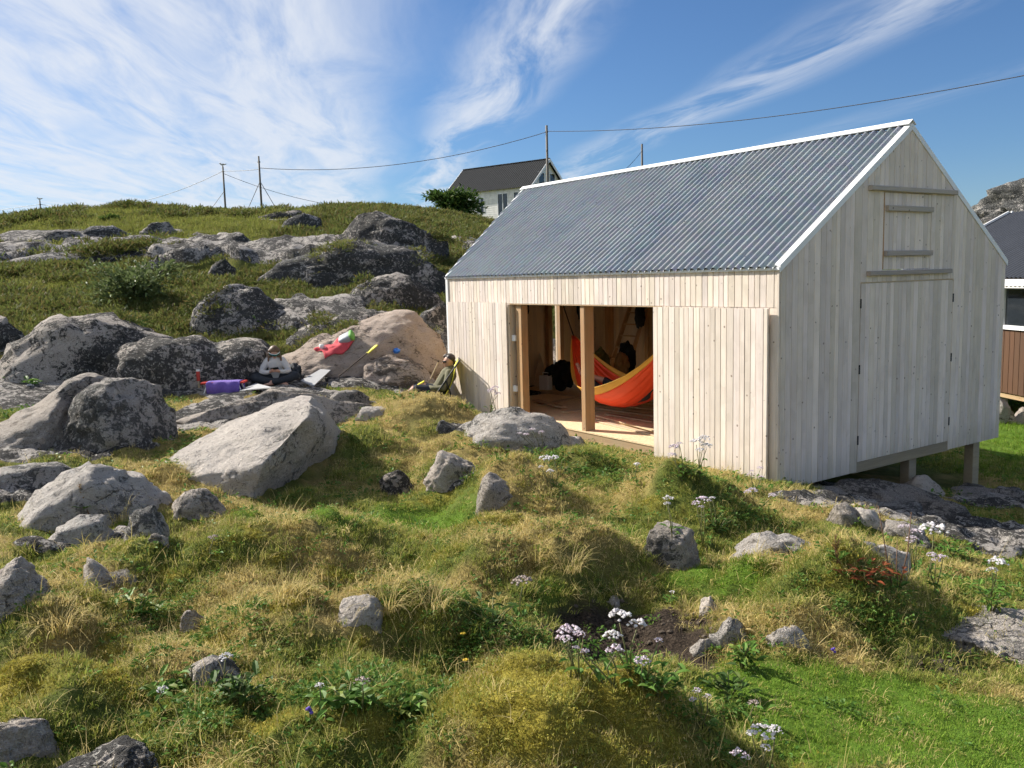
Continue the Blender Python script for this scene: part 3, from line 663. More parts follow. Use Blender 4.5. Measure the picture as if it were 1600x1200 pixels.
hull_rock('biggest pale boulder with a slanting sunlit face and shaded brown side',
  [(250,722,9.6),(268,748,9.1),(300,690,10.6),(380,655,11.2),(440,626,11.4),(487,617,11.2),(514,646,11.1),(541,690,11.8),(534,745,11.8),(480,652,9.5),(412,726,8.85),(386,805,8.9),(325,805,8.95),(500,795,11.5),(300,720,12.2),(520,700,12.6),(300,800,11.8),(520,800,12.4)], 'rock_pale', 3, smooth=1)
RK = [
 ('lichen-grey boulder at the left edge with a long sloping back', [(-60,700),(0,660),(60,632),(105,593),(140,585),(165,594),(180,640),(190,690)], 702, 'rock_grey', None, .8, 5, 11),
 ('hump-backed grey boulder beside dry grass, right of the left-edge boulder', [(84,704),(108,655),(138,615),(172,592),(204,587),(234,593),(258,606),(270,640)], 698, 'rock_grey', None, .9, 5, 12),
 ('low dark flat rock at the left edge above the tawny grass tuft', [(-30,755),(10,733),(60,725),(95,730),(118,748)], 768, 'rock_grey', None, .7, 4, 13),
 ('broad pale boulder with a tawny grass tuft growing over it', [(8,838),(40,808),(70,772),(110,744),(150,722),(190,734),(230,750),(252,778)], 832, 'rock_pale', None, .75, 5, 14),
 ('knobbly dark-bellied rock below the broad pale boulder', [(70,850),(92,822),(120,806),(150,808),(168,828),(174,850)], 856, 'rock_grey', None, .7, 4, 15),
 ('tilted angular boulder at the left edge with pale and dark bands', [(-50,940),(0,905),(40,880),(72,859),(88,874),(97,905),(102,945)], 958, 'rock_grey', None, .8, 5, 16),
 ('half-buried pinkish rock right of the tilted banded boulder', [(124,885),(135,866),(158,870),(178,893),(204,890),(218,908)], 925, 'rock_pale', None, .7, 4, 17),
 ('small bluish-grey angular rock below the broad pale boulder', [(196,820),(210,800),(238,791),(256,799),(263,815)], 837, 'rock_grey', None, .8, 4, 18),
 ('small rounded pale stone under the bluish angular rock', [(229,846),(238,834),(250,832),(262,842)], 854, 'rock_pale', None, .8, 4, 19),
 ('pale rounded rock touching the foot of the biggest boulder', [(260,805),(280,774),(306,761),(328,768),(348,798)], 813, 'rock_pale', None, .8, 4, 20),
 ('small pale wedge of stone poking out of long dry grass', [(280,975),(296,953),(312,947),(328,963)], 987, 'rock_pale', None, .8, 4, 21),
 ('rock with a mossy cap beside a white-flowered leafy plant', [(290,1062),(305,1036),(335,1024),(362,1030),(376,1055)], 1072, 'rock_grey', None, .8, 4, 22),
 ('rough dark-topped boulder in the lower left corner', [(-60,1150),(-10,1112),(28,1106),(55,1128),(75,1160),(88,1190)], 1200, 'rock_grey', None, .8, 5, 23),
 ('dark rock cut by the bottom edge of the picture', [(75,1215),(108,1183),(145,1180),(172,1167),(205,1178),(245,1215)], 1225, 'rock_dark', None, .7, 5, 24),
 ('pink rock overhung by long dry grass', [(526,972),(536,942),(556,930),(580,936),(600,955)], 984, 'rock_pale', None, .9, 4, 25),
 ('angular speckled grey rock on the slope between big boulder and shed', [(666,742),(690,702),(706,709),(726,719),(758,724),(762,740)], 753, 'rock_grey', None, .8, 5, 26),
 ('dark shaded rock at the end of the big boulder\'s shadow', [(596,758),(606,742),(626,731),(642,736),(647,756)], 776, 'rock_dark', None, .8, 4, 27),
 ('knotty little outcrop under a turf lip, in front of the shed', [(748,764),(764,738),(784,742),(800,756),(822,772)], 790, 'rock_grey', None, .8, 4, 28),
 ('wide weathered rock lying before the shed opening', [(684,655),(704,636),(740,636),(800,637),(850,645),(876,658),(889,674),(896,690)], 700, 'rock_grey', None, .6, 5, 29),
 ('small grey stone left of the wide weathered rock', [(680,668),(690,656),(706,656),(722,668)], 678, 'rock_grey', None, .9, 4, 30),
 ('round-shouldered brown-grey boulder alone in green grass', [(990,850),(1006,824),(1040,815),(1068,820),(1084,842),(1092,872)], 887, 'rock_grey', None, .75, 5, 31),
 ('smooth pinkish outcrop breaking the dry mound below the shed corner', [(1148,876),(1168,842),(1210,832),(1250,839),(1280,850),(1304,868)], 868, 'rock_grey', None, .5, 5, 32),
 ('angular grey rock with orange lichen beside the bare soil', [(1112,1000),(1138,967),(1164,954),(1176,972),(1181,1000)], 1011, 'rock_orange', None, .8, 4, 33),
 ('low lichen-spotted stone at the lower rim of the bare soil', [(1075,1018),(1088,1003),(1110,998),(1132,1012)], 1028, 'rock_orange', None, .7, 4, 34),
 ('small cream stone on the upper rim of the bare soil', [(1093,950),(1100,934),(1112,931),(1122,948)], 958, 'rock_pale', None, .9, 4, 35),
 ('low grey stone half under turf, right of the orange-lichened rock', [(1198,1000),(1214,976),(1240,978),(1268,998)], 1008, 'rock_grey', None, .7, 4, 36),
 ('little grey stone on the left rim of the bare soil', [(948,946),(955,932),(966,930),(974,944)], 950, 'rock_grey', None, .9, 4, 37),
 ('long pale slab at the right edge of the lawn', [(1466,1006),(1495,990),(1555,980),(1610,972),(1690,968),(1760,986)], 1046, 'rock_pale', None, .9, 5, 38),
 ('thin shelf of bedrock running out from the shed corner', [(1214,786),(1250,768),(1310,763),(1360,776),(1410,795)], 792, 'rock_shade', 10.3, .5, 5, 39),
 ('broad hump of dark bedrock in the shed\'s shadow', [(1318,790),(1345,756),(1400,758),(1450,766),(1490,782),(1530,804),(1570,834),(1610,866)], 866, 'rock_shade', 9.9, .75, 5, 40),
 ('ridged bedrock shelf in shadow at the right edge', [(1455,800),(1490,778),(1530,770),(1580,776),(1640,784),(1720,800)], 838, 'rock_shade', 11.2, .8, 5, 41),
 ('loose block of stone under the shed floor', [(1412,760),(1428,743),(1452,741),(1472,752),(1470,768)], 774, 'rock_pale', None, .8, 4, 42),
 ('flat stone at the foot of the corner post', [(1498,764),(1512,756),(1534,757),(1550,765)], 771, 'rock_shade', None, .7, 4, 43),
 ('flat stone right of the corner post', [(1553,768),(1565,761),(1590,762),(1606,772)], 776, 'rock_shade', None, .7, 4, 44),
 ('pale knob of rock with a shaded flank above the dry mound', [(1292,812),(1302,790),(1314,784),(1330,792),(1346,815)], 824, 'rock_grey', None, .8, 4, 45),
 ('pale low rock right of the shaded knob', [(1324,808),(1340,794),(1360,796),(1384,812)], 822, 'rock_pale', None, .7, 4, 46),
 ('orange-stained rock behind the pink flowers', [(1376,838),(1392,815),(1416,814),(1444,830),(1456,850)], 852, 'rock_orange', None, .8, 4, 47),
 ('pale rock showing through straw right of the dry mound', [(1336,862),(1352,848),(1384,846),(1412,862)], 872, 'rock_pale', None, .6, 4, 48),
 ('long pale ledge running down to the left in front of the seated woman', [(248,694),(270,664),(310,645),(360,626),(420,612),(480,607),(545,609),(566,622)], 668, 'rock_pale', None, .35, 5, 49),
 ('dark-topped stone on the ledge right of the seated woman', [(514,622),(530,609),(556,610),(572,624)], 630, 'rock_grey', None, .6, 4, 50),
 ('pale stone in straw between ledge and deckchair', [(556,648),(566,635),(590,636),(622,642)], 652, 'rock_pale', None, .6, 4, 51),
 ('pale flat stones beside the crest of the big boulder', [(488,632),(500,622),(530,628),(552,642)], 648, 'rock_pale', None, .6, 4, 52),
 ('dark rounded rock among shrubs, behind the left-edge boulder', [(74,596),(98,562),(124,553),(150,566),(160,592)], 602, 'rock_dark', 16.4, .8, 4, 53),
]
for r_ in RK:
    lab, top, base, mt, dd, deep, sub, sd_ = r_
    flat_ = any(w_ in lab for w_ in ('outcrop', 'ledge', 'slab', 'shelf', 'bedrock', 'showing', 'wide weathered'))
    rock(lab, top, base, mt, dd, deep, sub, seed=sd_, chips=2 if mt == 'rock_shade' or sd_ in (11, 12, 14, 29) else 6 if sub > 4 else 5, rough=1.3, skf=.5 if flat_ else .22, wide=1.2 if flat_ else 1.1)
SLAB = rock('great smooth pinkish granite hump behind the sunbathing gear', [(352,640),(385,602),(420,582),(470,556),(520,531),(560,510),(600,492),(628,484),(655,491),(680,512),(700,545),(708,600)], 622, 'rock_pink', 16.5, .7, 6, seed=60, chips=3, rough=.8, skf=.3, wide=1.04, group='smooth bedrock humps', name='granite_hump')
rock('brown-flanked lump at the front of the great pinkish hump', [(556,608),(566,584),(588,562),(614,552),(642,556),(664,572),(690,606)], 618, 'rock_pink', 16.25, .8, 5, seed=61, chips=4, rough=.9, group='smooth bedrock humps', name='granite_hump')
HB = [
 ('double-humped black-and-white lichened rock behind the purple towel', [(172,598),(184,560),(220,535),(260,522),(300,527),(338,532),(388,520),(418,527),(440,552),(462,590)], 606, 'rock_dark', 17.0, .55, 5, 62),
 ('whaleback rock at the left edge with a bald pale crown', [(-70,630),(0,575),(30,535),(62,512),(100,495),(140,488),(175,492),(230,515),(290,545)], 600, 'rock_dark', 18.3, .6, 5, 63),
 ('pale-topped dome below the hillside, right of the round green bush', [(296,510),(318,468),(350,448),(380,443),(404,452),(440,478),(470,500)], 512, 'rock_hill', 22.5, .7, 5, 64),
 ('streaky lichened shoulder behind the great pinkish hump', [(440,545),(470,512),(510,492),(555,484),(605,482),(640,500)], 540, 'rock_dark', 18.6, .6, 5, 65),
 ('dark lichened knoll above the great pinkish hump', [(526,478),(550,446),(596,426),(640,424),(668,440),(700,466)], 486, 'rock_hill', 25.5, .6, 5, 66),
 ('long black cliff band across the middle of the hill', [(412,436),(440,402),(500,386),(570,375),(640,378),(694,396),(712,415)], 442, 'rock_hill', 31.0, .4, 5, 67),
 ('small dark outcrop near the skyline, left of the wider dark one', [(434,362),(450,343),(475,333),(500,342),(508,364)], 368, 'rock_hill', 43., .6, 4, 68),
 ('wider dark outcrop just under the skyline', [(534,366),(556,337),(588,330),(636,344),(670,362),(690,380)], 378, 'rock_hill', 43., .5, 5, 69),
 ('long broken outcrop on the left half of the hill', [(20,408),(80,394),(150,389),(190,384),(230,388),(268,410)], 420, 'rock_hill', 36., .45, 5, 70),
 ('pale outcrop high on the hill under a dark bush', [(128,368),(146,353),(176,352),(198,364)], 370, 'rock_hill', 45., .6, 4, 71),
 ('short pale outcrop high on the hill, middle of the left crest', [(222,362),(240,348),(264,346),(272,358)], 364, 'rock_hill', 46., .6, 4, 72),
 ('low pale rocks high at the far left of the hill', [(46,374),(70,363),(110,358),(132,370)], 376, 'rock_hill', 44., .6, 4, 73),
 ('dark outcrop in scrub right of the round green bush', [(320,438),(334,412),(352,404),(368,420),(372,440)], 442, 'rock_hill', 33., .6, 4, 74),
 ('shadowed rock face at the far left under the scrub', [(-60,560),(-10,508),(24,492),(50,510),(66,545)], 562, 'rock_dark', 21., .6, 5, 75),
 ('grey rocks tucked beside the shed\'s far corner', [(654,505),(668,484),(690,476),(712,490),(720,505)], 508, 'rock_hill', 21., .6, 4, 76),
 ('pale outcrop strip on the skyline beside a pole', [(410,338),(430,329),(458,328),(480,338)], 341, 'rock_hill', 53., .5, 4, 77),
]
for lab, top, base, mt, dd, deep, sub, sd_ in HB:
    rock(lab, top, base, mt, None, deep, sub, seed=sd_, chips=2, skf=.5, wide=1.15, group='bedrock outcrops on the hill', name='rock_outcrop')
rock('bare craggy cliff rising beyond the brown cabin', [(1520,345),(1552,322),(1570,296),(1590,272),(1625,262),(1680,250),(1760,262),(1860,300),(1900,345)], 352, 'rock_hill', 78., .6, 6, seed=80, chips=8, group='bedrock outcrops on the hill', name='rock_cliff', rough=1.4)
for lab, top, base, dd, sd_ in [('dark broken outcrop between cabin roof and cliff', [(1518,380),(1536,358),(1560,352),(1588,366),(1600,384)], 388, 46., 81),
                                ('pale ledge on the slope below the cliff', [(1526,346),(1546,338),(1580,340),(1612,350)], 354, 54., 82)]:
    rock(lab, top, base, 'rock_hill', dd, .6, 4, seed=sd_, group='bedrock outcrops on the hill', name='rock_outcrop')

_rv = []; _rf = []; _b = 0
for pv, pf in ROCKS:
    _rv += pv.tolist(); _rf += (pf + _b).tolist(); _b += len(pv)
RT = BVHTree.FromPolygons(_rv, _rf)
def hit(px, py):
    """nearest ground or rock seen at a photo pixel: point, normal, depth"""
    o = Vector(CAM); r = Vector(ray(px, py)).normalized(); a = GT.ray_cast(o, r); b = RT.ray_cast(o, r)
    h = a if b[0] is None or (a[0] is not None and a[3] < b[3]) else b
    if h[0] is None:
        p = P(px, py, 60); return Vector(p), Vector((0, 0, 1)), 60.
    return h[0], h[1], float((np.array(h[0]) - CAM) @ FWD)
def top_z(x, y):
    z = gz(x, y); h = RT.ray_cast(Vector((x, y, z + 6)), Vector((0, 0, -1)))
    return max(z, h[0].z) if h[0] is not None else z

# ------------------------------------------------------------------ shed
CW = .096
L0, LR, LB, SW, EH, RH = 7.70, 8.82, 9.94, 5.225, 2.70, 4.49      # front length, ridge length, back length, width, eave, ridge
HZ, FZ = 2.214, .25                                                 # header underside, floor top
OX0, OX1 = -5.60, -1.99                                             # opening
SHED = thing('wooden_shed', 'new whitewashed wooden shed with corrugated metal roof and open side', 'shed', ORG, YAW - math.pi / 2)
def prism(axis, a, b, o0, o1, z0, za, zb, ch=.004, za0=None):
    """upright board between a and b; axis 'x' faces -y, axis 'y' faces +x; sloped top za..zb"""
    t = o1 - o0; sg = 1 if t > 0 else -1; c = ch
    sec = [(a, o0), (a, o1 - sg * c), (a + c, o1), (b - c, o1), (b, o1 - sg * c), (b, o0)]
    v = []
    for s, w in sec: v.append((s, w, z0))
    for s, w in sec: v.append((s, w, za + (zb - za) * (s - a) / (b - a)))
    n = 6; f = [(i, (i + 1) % n, n + (i + 1) % n, n + i) for i in range(n)] + [tuple(range(n - 1, -1, -1)), tuple(range(n, 2 * n))]
    if axis == 'x': v = [(s, w, z) for s, w, z in v]
    else: v = [(w, s, z) for s, w, z in v]
    return v, f
def board(axis, a, b, o0, o1, z0, za, zb=None, parent=SHED, mat='clad', name='board', gap=.0025):
    zb = za if zb is None else zb
    v, f = prism(axis, a + gap, b - gap, o0, o1, z0, za, zb); me = new_mesh(name, v, f)
    o = link(name, me, M[mat], parent); bm = bmesh.new(); bm.from_mesh(me); bmesh.ops.recalc_face_normals(bm, faces=bm.faces[:]); bm.to_mesh(me); bm.free()
    return o
def widths(a, b, w=CW, jit=.22, rs=0):
    rg = random.Random(rs); x = [a]
    while x[-1] < b - w * .6: x.append(x[-1] + w * (1 + rg.uniform(-jit, jit)))
    x[-1] = b; return list(zip(x[:-1], x[1:]))
def roof_z(y): return EH + (RH - EH) * (1 - abs(y - SW / 2) / (SW / 2))
# front wall: boards above the opening, then the strips that show beside the doors
for a, b in widths(-L0, 0, rs=1):
    j = random.uniform(0, .003); board('x', a, b, -.002, -.022 - j, HZ, EH - .035)
for a, b in widths(-L0, OX0 - .02, rs=2): board('x', a, b, .0, -.019, .0, HZ - .004)
for a, b in widths(OX1 + .04, 0, rs=3): board('x', a, b, .0, -.019, 0., HZ - .004)
MB().box(-L0 + .01, .0, .004, .05, HZ + .005, EH - .04).build('header_beam', M['inner'], SHED)
MB().box(-L0 + .01, OX0 - .03, .004, .15, .0, HZ).build('wall_core', M['inner'], SHED)
MB().box(OX1 + .045, -.004, .004, .15, .0, HZ).build('wall_core', M['inner'], SHED)
MB().cbox(OX0, OX1 + .04, -.024, .05, HZ - .022, HZ - .002, .004).build('lintel_strip', M['timber_x'], SHED)
# the two cladding-covered doors standing against the front wall
def door_panel(a, b, z0, z1, rs, lab):
    dr = link('door_panel', None, parent=SHED); dr['label'] = lab
    for k, (p, q) in enumerate(widths(a, b, .098, rs=rs)):
        board('x', p, q, -.065, -.086 - random.uniform(0, .004), z0, z1 + random.uniform(-.002, .002), parent=dr, gap=.002)
    for z in (z0 + .25, (z0 + z1) / 2, z1 - .25): MB().box(a + .03, b - .03, -.064, -.024, z - .05, z + .05).build('rail', M['timber_x'], dr)
    return dr
door_panel(-L0 + .10, OX0 - .03, .08, HZ + .012, 12, 'door panel left of the opening')
door_panel(OX1 - .06, -.10, -.02, HZ - .012, 13, 'door panel right of the opening')
MB().cbox(OX1 - .3, -.02, -.05, .0, -.14, -.04, .006).build('sill_board', M['timber_x'], SHED)
# gable wall facing right of the camera: boards, loft hatch, double door
DL, DR, DT, DB = 1.565, 3.775, 2.466, .131
HL, HRr, HT, HB_ = 2.03, 3.15, 3.62, 2.62
def gable(a, b, z0, ztop=None, par=SHED, o=(.0, .021), mat='clad'):
    if ztop is None:
        m_ = SW / 2
        if a < m_ < b: gable(a, m_, z0, None, par, o, mat); gable(m_, b, z0, None, par, o, mat); return
        return board('y', a, b, o[0], o[1] + random.uniform(0, .003), z0, roof_z(a) - .03, roof_z(b) - .03, par, mat)
    return board('y', a, b, o[0], o[1] + random.uniform(0, .003), z0, ztop, None, par, mat)
for a, b in widths(0, DL, .104, rs=21): gable(a, b, 0)
for a, b in widths(DR, SW, .104, rs=22): gable(a, b, 0)
for a, b in widths(DL, HL, .104, rs=23): gable(a, b, DT + .006)
for a, b in widths(HRr, DR, .104, rs=24): gable(a, b, DT + .006)
for a, b in widths(HL, HRr, .104, rs=25):
    gable(a, b, DT + .006, HB_); gable(a, b, HT + .006)
hatch = link('loft_hatch', None, parent=SHED); hatch['label'] = 'loft hatch with two battens'
for a, b in widths(HL + .012, HRr - .01, .104, rs=26): board('y', a, b, .002, .024, HB_ + .006, HT, None, hatch)
MB().cbox(.024, .075, HL + .03, HRr - .03, 3.38, 3.45, .006).build('batten', M['clad_x'], hatch)
MB().cbox(.024, .075, HL + .02, HRr - .02, 2.80, 2.87, .006).build('batten', M['clad_x'], hatch)
MB().box(.003, .030, HL - .004, HL + .009, HB_ + .01, HT - .01).build('jamb_strip', M['timber'], hatch)
for z, a, b in ((3.63, 1.68, 3.70), (2.55, 1.68, 3.62)):
    MB().cbox(.022, .085, a, b, z, z + .062, .006).build('gable_batten', M['clad_x'], SHED)
gd = link('gable_door', None, parent=SHED)
for a, b in widths(DL + .012, DR - .008, .092, rs=27): board('y', a, b, .001, .022, DB, DT - .012, None, gd)
for y in (DL + .006, DR - .004):
    for z in (.42, 1.35, 2.2): MB().box(.02, .03, y - .012, y + .012, z - .06, z + .06).build('hinge', M['dark_metal'], gd)
MB().cbox(-.09, .008, DL - .05, DR + .05, -.02, DB - .004, .005).build('floor_beam', M['sill'], SHED)
MB().box(-.02, -.004, .02, SW - .02, 0.02, 2.6).build('wall_core', M['inner'], SHED)
# corner boards
MB().cbox(-.02, .018, -.03, -.002, -.03, EH - .03, .004).build('corner_board', M['clad'], SHED)
MB().cbox(-L0 - .02, -L0 + .06, -.045, -.02, .0, EH - .03, .004).build('corner_board', M['white'], SHED)
# far gable (skewed), back wall
def fx(y): return -(L0 + (LB - L0) * y / SW)
GY0, GY1 = 3.42, 3.78                                               # doorway left ajar in the far gable
def far_piece(y0, y1, z0, z1=None, name='lining_board'):
    za, zb = (roof_z(y0) - .06, roof_z(y1) - .06) if z1 is None else (z1, z1); g_ = .0015
    v = [(fx(y) + o_, y, z) for o_ in (.0, .06) for y, z in ((y0 + g_, z0), (y1 - g_, z0), (y1 - g_, zb), (y0 + g_, za))]
    MB().poly(v, [(3, 2, 1, 0), (4, 5, 6, 7), (0, 1, 5, 4), (1, 2, 6, 5), (2, 3, 7, 6), (3, 0, 4, 7)]).build(name, M['inner'], SHED)
for y0, y1 in ((0., GY0), (GY1, SW)):
    for a, b in widths(y0, y1, .16, .12, rs=33):
        if a < SW / 2 < b: far_piece(a, SW / 2, 0); far_piece(SW / 2, b, 0)
        else: far_piece(a, b, 0)
for a, b in widths(GY0, GY1, .16, .12, rs=34): far_piece(a, b, 2.25); far_piece(a, b, 0, FZ)
for y in (GY0 - .06, GY1 + .06): MB().cbox(fx(y) + .065, fx(y) + .2, y - .055, y + .055, FZ, 2.44, .005).build('stud', M['timber'], SHED)
for a, b in widths(-LB + .15, 0, .13, rs=31): board('x', a, b, SW, SW - .02, 0, EH - .12, mat='inner', name='lining_board', gap=.001)
for px in (1012, 950):
    x = on_shed_y(px, 500, SW - .15)[0]; MB().cbox(x - .06, x + .06, SW - .2, SW - .025, FZ, EH - .1, .005).build('stud', M['timber'], SHED)
# floor: chipboard sheets
for k, (a, b) in enumerate(((-7.6, -5.2), (-5.2, -2.8), (-2.8, -.05))):
    MB().box(a + .003, b - .003, -.01, 2.4, FZ - .022, FZ).build('floor_sheet', M['osb'], SHED)
    MB().box(a + .003 - (1.8 if k == 0 else 0), b - .003, 2.406, SW - .03, FZ - .022, FZ).build('floor_sheet', M['osb'], SHED)
MB().box(-7.6, -.1, .0, .05, FZ - .2, FZ - .026).build('floor_joist', M['timber_x'], SHED)
MB().box(-7.6, -.1, 2.4, 2.5, FZ - .2, FZ - .026).build('floor_joist', M['timber_x'], SHED)
MB().box(-7.55, -.06, .06, SW - .06, 2.46, 2.5).build('loft_floor', M['inner'], SHED)
# posts in the opening
def post(x0, x1, y0, y1, z0=FZ, z1=HZ - .02, mat='timber'): return MB().cbox(x0, x1, y0, y1, z0, z1, .006).build('post', M[mat], SHED)
post(-3.74, -3.64, .0, .19, FZ - .02)
post(OX0 - .03, OX0 + .02, -.06, .14, FZ - .1, HZ - .02, 'inner'); post(OX0 + .10, OX0 + .26, .02, .16)
for z in (.75, 1.62): MB().cbox(OX0 + .02, OX0 + .11, -.02, .03, z - .05, z + .05, .006).build('spacer_block', M['white'], SHED)
# posts below the raised end
for (x, y) in ((-.12, 4.72), (-.12, 3.0), (-4.2, 4.9), (-4.2, 3.0)):
    w = shed_pt(x, y, 0); g = gz(w[0], w[1]); MB().cbox(x - .07, x + .07, y - .09, y + .09, g - .25, FZ - .2, .006).build('stilt', M['sill'], SHED)
MB().cbox(-.12, -.02, .3, SW - .1, FZ - .2 + .001, FZ - .024, .004).build('floor_joist', M['sill'], SHED)
# roof: corrugated sheets, then flashings
PITCH_C, AMP = .121, .022
def roof_sheet(u0, u1, side, off, par=SHED):
    n = int(round((u1 - u0) / PITCH_C * 12)); v = []; f = []; sl = math.hypot(SW / 2, RH - EH); ny, nz = (RH - EH) / sl, SW / 2 / sl
    cols = []
    for i in range(n + 1):
        u = u0 + (u1 - u0) * i / n; k = AMP * math.cos(2 * math.pi * u / PITCH_C) + off
        if side > 0:
            t0 = -.022 if u <= L0 else (u - L0) / (LR - L0); t1 = .985
        else: t0 = -.022; t1 = .985 if u <= LR else 1 - (u - LR) / (LB - LR)
        if t1 - t0 < .02: t0 = t1 - .02
        row = []
        for t in (t0, (t0 + t1) / 2, t1):
            y = SW / 2 * t; z = EH + (RH - EH) * t; yy = y - ny * k; zz = z + nz * k
            if side < 0: yy = SW - yy
            v.append((-u, yy, zz)); row.append(len(v) - 1)
        cols.append(row)
    for i in range(n):
        for j in range(2):
            q = (cols[i][j], cols[i + 1][j], cols[i + 1][j + 1], cols[i][j + 1]); f.append(q if side < 0 else q[::-1])
    o = link('roof_sheet', new_mesh('roof_sheet', v, f, True), M['steel'], par)
    return o
ns = 10; wsh = 7 * PITCH_C
for side in (1, -1):
    u = .03
    k = 0; end = LR - .03 if side > 0 else LB - .05
    while u < end - .05:
        roof_sheet(u, min(u + wsh + PITCH_C * .5, end), side, .034 + (.006 if k % 2 else 0), SHED); u += wsh; k += 1
scr = MB(); _sl = math.hypot(SW / 2, RH - EH); _ny, _nz = (RH - EH) / _sl, SW / 2 / _sl
for t in (.05, .36, .66, .95):
    u = PITCH_C * 2
    while u < L0 + (LR - L0) * t - .1:
        k = AMP + .036; c_ = (-u, SW / 2 * t - _ny * k, EH + (RH - EH) * t + _nz * k); scr.ball(c_, .007, 5, 3); u += PITCH_C * 3
o = scr.build('roof_screws', M['dark_metal'], SHED); o['kind'] = 'stuff'
# boarding under the sheets keeps the loft dark
for side in (1, -1):
    a = [(0, 0, EH - .03), (-L0 if side > 0 else -LB, 0, EH - .03), (-LR, SW / 2, RH - .03), (0, SW / 2, RH - .03)]
    if side < 0: a = [(x, SW - y, z) for x, y, z in a]
    MB().poly(a + [(x, y, z + .02) for x, y, z in a], [(0, 1, 2, 3), (7, 6, 5, 4), (0, 4, 5, 1), (1, 5, 6, 2), (2, 6, 7, 3), (3, 7, 4, 0)]).build('roof_boarding', M['inner'], SHED)
def rake(xe, xr, side, out):
    """white bargeboard flashing: top strip and face strip"""
    y0, y1 = (-.035, SW / 2) if side > 0 else (SW + .035, SW / 2)
    e0 = EH - .025; up_ = .04; wd = .045; dn = .045
    A = np.array([xe, y0, e0]); B = np.array([xr, y1, RH]); z = np.array([0, 0, 1.]); ox = np.array([1., 0, 0]) * out
    v = [A + z * up_ + ox * .035, B + z * up_ + ox * .035, B + z * (up_ + .012) - ox * wd, A + z * (up_ + .012) - ox * wd,
         A - z * dn + ox * .035, B - z * dn + ox * .035, A - z * dn + ox * .024, B - z * dn + ox * .024, A + z * (up_ - .02) + ox * .024, B + z * (up_ - .02) + ox * .024,
         A + z * (up_ - .02) - ox * wd, B + z * (up_ - .02) - ox * wd]
    f = [(0, 1, 2, 3), (4, 5, 1, 0), (6, 7, 5, 4), (8, 9, 7, 6), (3, 2, 11, 10), (10, 11, 9, 8), (0, 3, 10, 8, 6, 4), (1, 5, 7, 9, 11, 2)]
    if (out > 0) == (side > 0): f = [q[::-1] for q in f]
    o = MB().poly([tuple(q) for q in v], f).build('rake_flashing', M['white'], SHED)
    bm = bmesh.new(); bm.from_mesh(o.data); bmesh.ops.recalc_face_normals(bm, faces=bm.faces[:]); bm.to_mesh(o.data); bm.free()
rake(0, 0, 1, 1); rake(0, 0, -1, 1); rake(-L0, -LR, 1, -1); rake(-LB, -LR, -1, -1)
cap = [(y, z) for y, z in ((SW / 2 - .085, RH + .028), (SW / 2, RH + .092), (SW / 2 + .085, RH + .028), (SW / 2 + .08, RH + .018), (SW / 2, RH + .08), (SW / 2 - .08, RH + .018))]
MB().poly([(x, y, z) for x in (.037, -LR - .03) for y, z in cap], [(0, 1, 7, 6), (1, 2, 8, 7), (2, 3, 9, 8), (3, 4, 10, 9), (4, 5, 11, 10), (5, 0, 6, 11), (5, 4, 1, 0), (4, 3, 2, 1), (6, 7, 10, 11), (7, 8, 9, 10)]).build('ridge_flashing', M['white'], SHED)
MB().cbox(-L0 - .03, .03, -.052, -.012, EH - .048, EH - .012, .004).build('eave_strip', M['white'], SHED)
MB().box(-L0, .0, -.012, .06, EH - .034, EH - .004).build('eave_board', M['clad_x'], SHED)

# ------------------------------------------------------------------ things inside the shed
def shed_loc(x, y, z): return tuple(shed_pt(x, y, z))
SR = YAW - math.pi / 2
lad = thing('ladder', 'wooden ladder leaning at the back wall inside the shed', 'ladder', shed_loc(-4.6, 3.6, FZ), SR)
def inside(px, py, y): return on_shed_y(px, py, y)
p0, p1 = inside(957, 562, 4.55), inside(985, 478, 5.05); p2, p3 = inside(985, 566, 4.55), inside(1009, 478, 5.05)
base_l = np.array([-4.6, 3.6, FZ])
def ext(a, b, z):   # extend segment to a height
    t = (z - a[2]) / (b[2] - a[2]); return a + (b - a) * t
Lft = (ext(p0, p1, FZ + .01) - base_l, ext(p0, p1, 2.55) - base_l); Rgt = (ext(p2, p3, FZ + .01) - base_l, ext(p2, p3, 2.55) - base_l)
MB().beam(Lft[0], Lft[1], .045, .085).build('stile', M['timber'], lad); MB().beam(Rgt[0], Rgt[1], .045, .085).build('stile', M['timber'], lad)
for k in range(1, 9):
    t = k / 9; MB().beam(Lft[0] + (Lft[1] - Lft[0]) * t, Rgt[0] + (Rgt[1] - Rgt[0]) * t, .06, .028).build('rung', M['timber'], lad)
def cloth_lump(name, lab, cat, p, sx, sy, sz, mat, seed, group=None, sub=4):
    v, f = ICO[sub]; q = v * np.array([sx, sy, sz]); n = fbm(v + seed * 5.1, 1.8, 3, seed); n2 = fbm(v * np.array([2.2, 2.2, .8]) + seed, 2.2, 3, seed + 2)
    q = q * (1 + .35 * n + .22 * n2)[:, None]; q[:, 2] -= q[:, 2].min()
    o = link(name, np_mesh(name, q, f), M[mat], loc=shed_loc(*p), rot=(0, 0, SR + seed)); return tag(o, lab, cat, group)
q = inside(992, 515, 4.3); cloth_lump('hanging_garment', 'black garment draped over the ladder rungs', 'garment', (q[0], 4.45, q[2]), .16, .07, .26, 'black', 3)
q = inside(818, 497, 2.0); cloth_lump('hanging_bag', 'dark bag hanging under the roof left of the studs', 'bag', (q[0], 2.0, q[2]), .13, .1, .2, 'black', 5)
q = inside(906, 500, 3.2); cloth_lump('hanging_bag', 'slim dark bag hanging behind the opening\'s centre post', 'bag', (q[0], 3.2, q[2]), .06, .06, .22, 'black', 6)
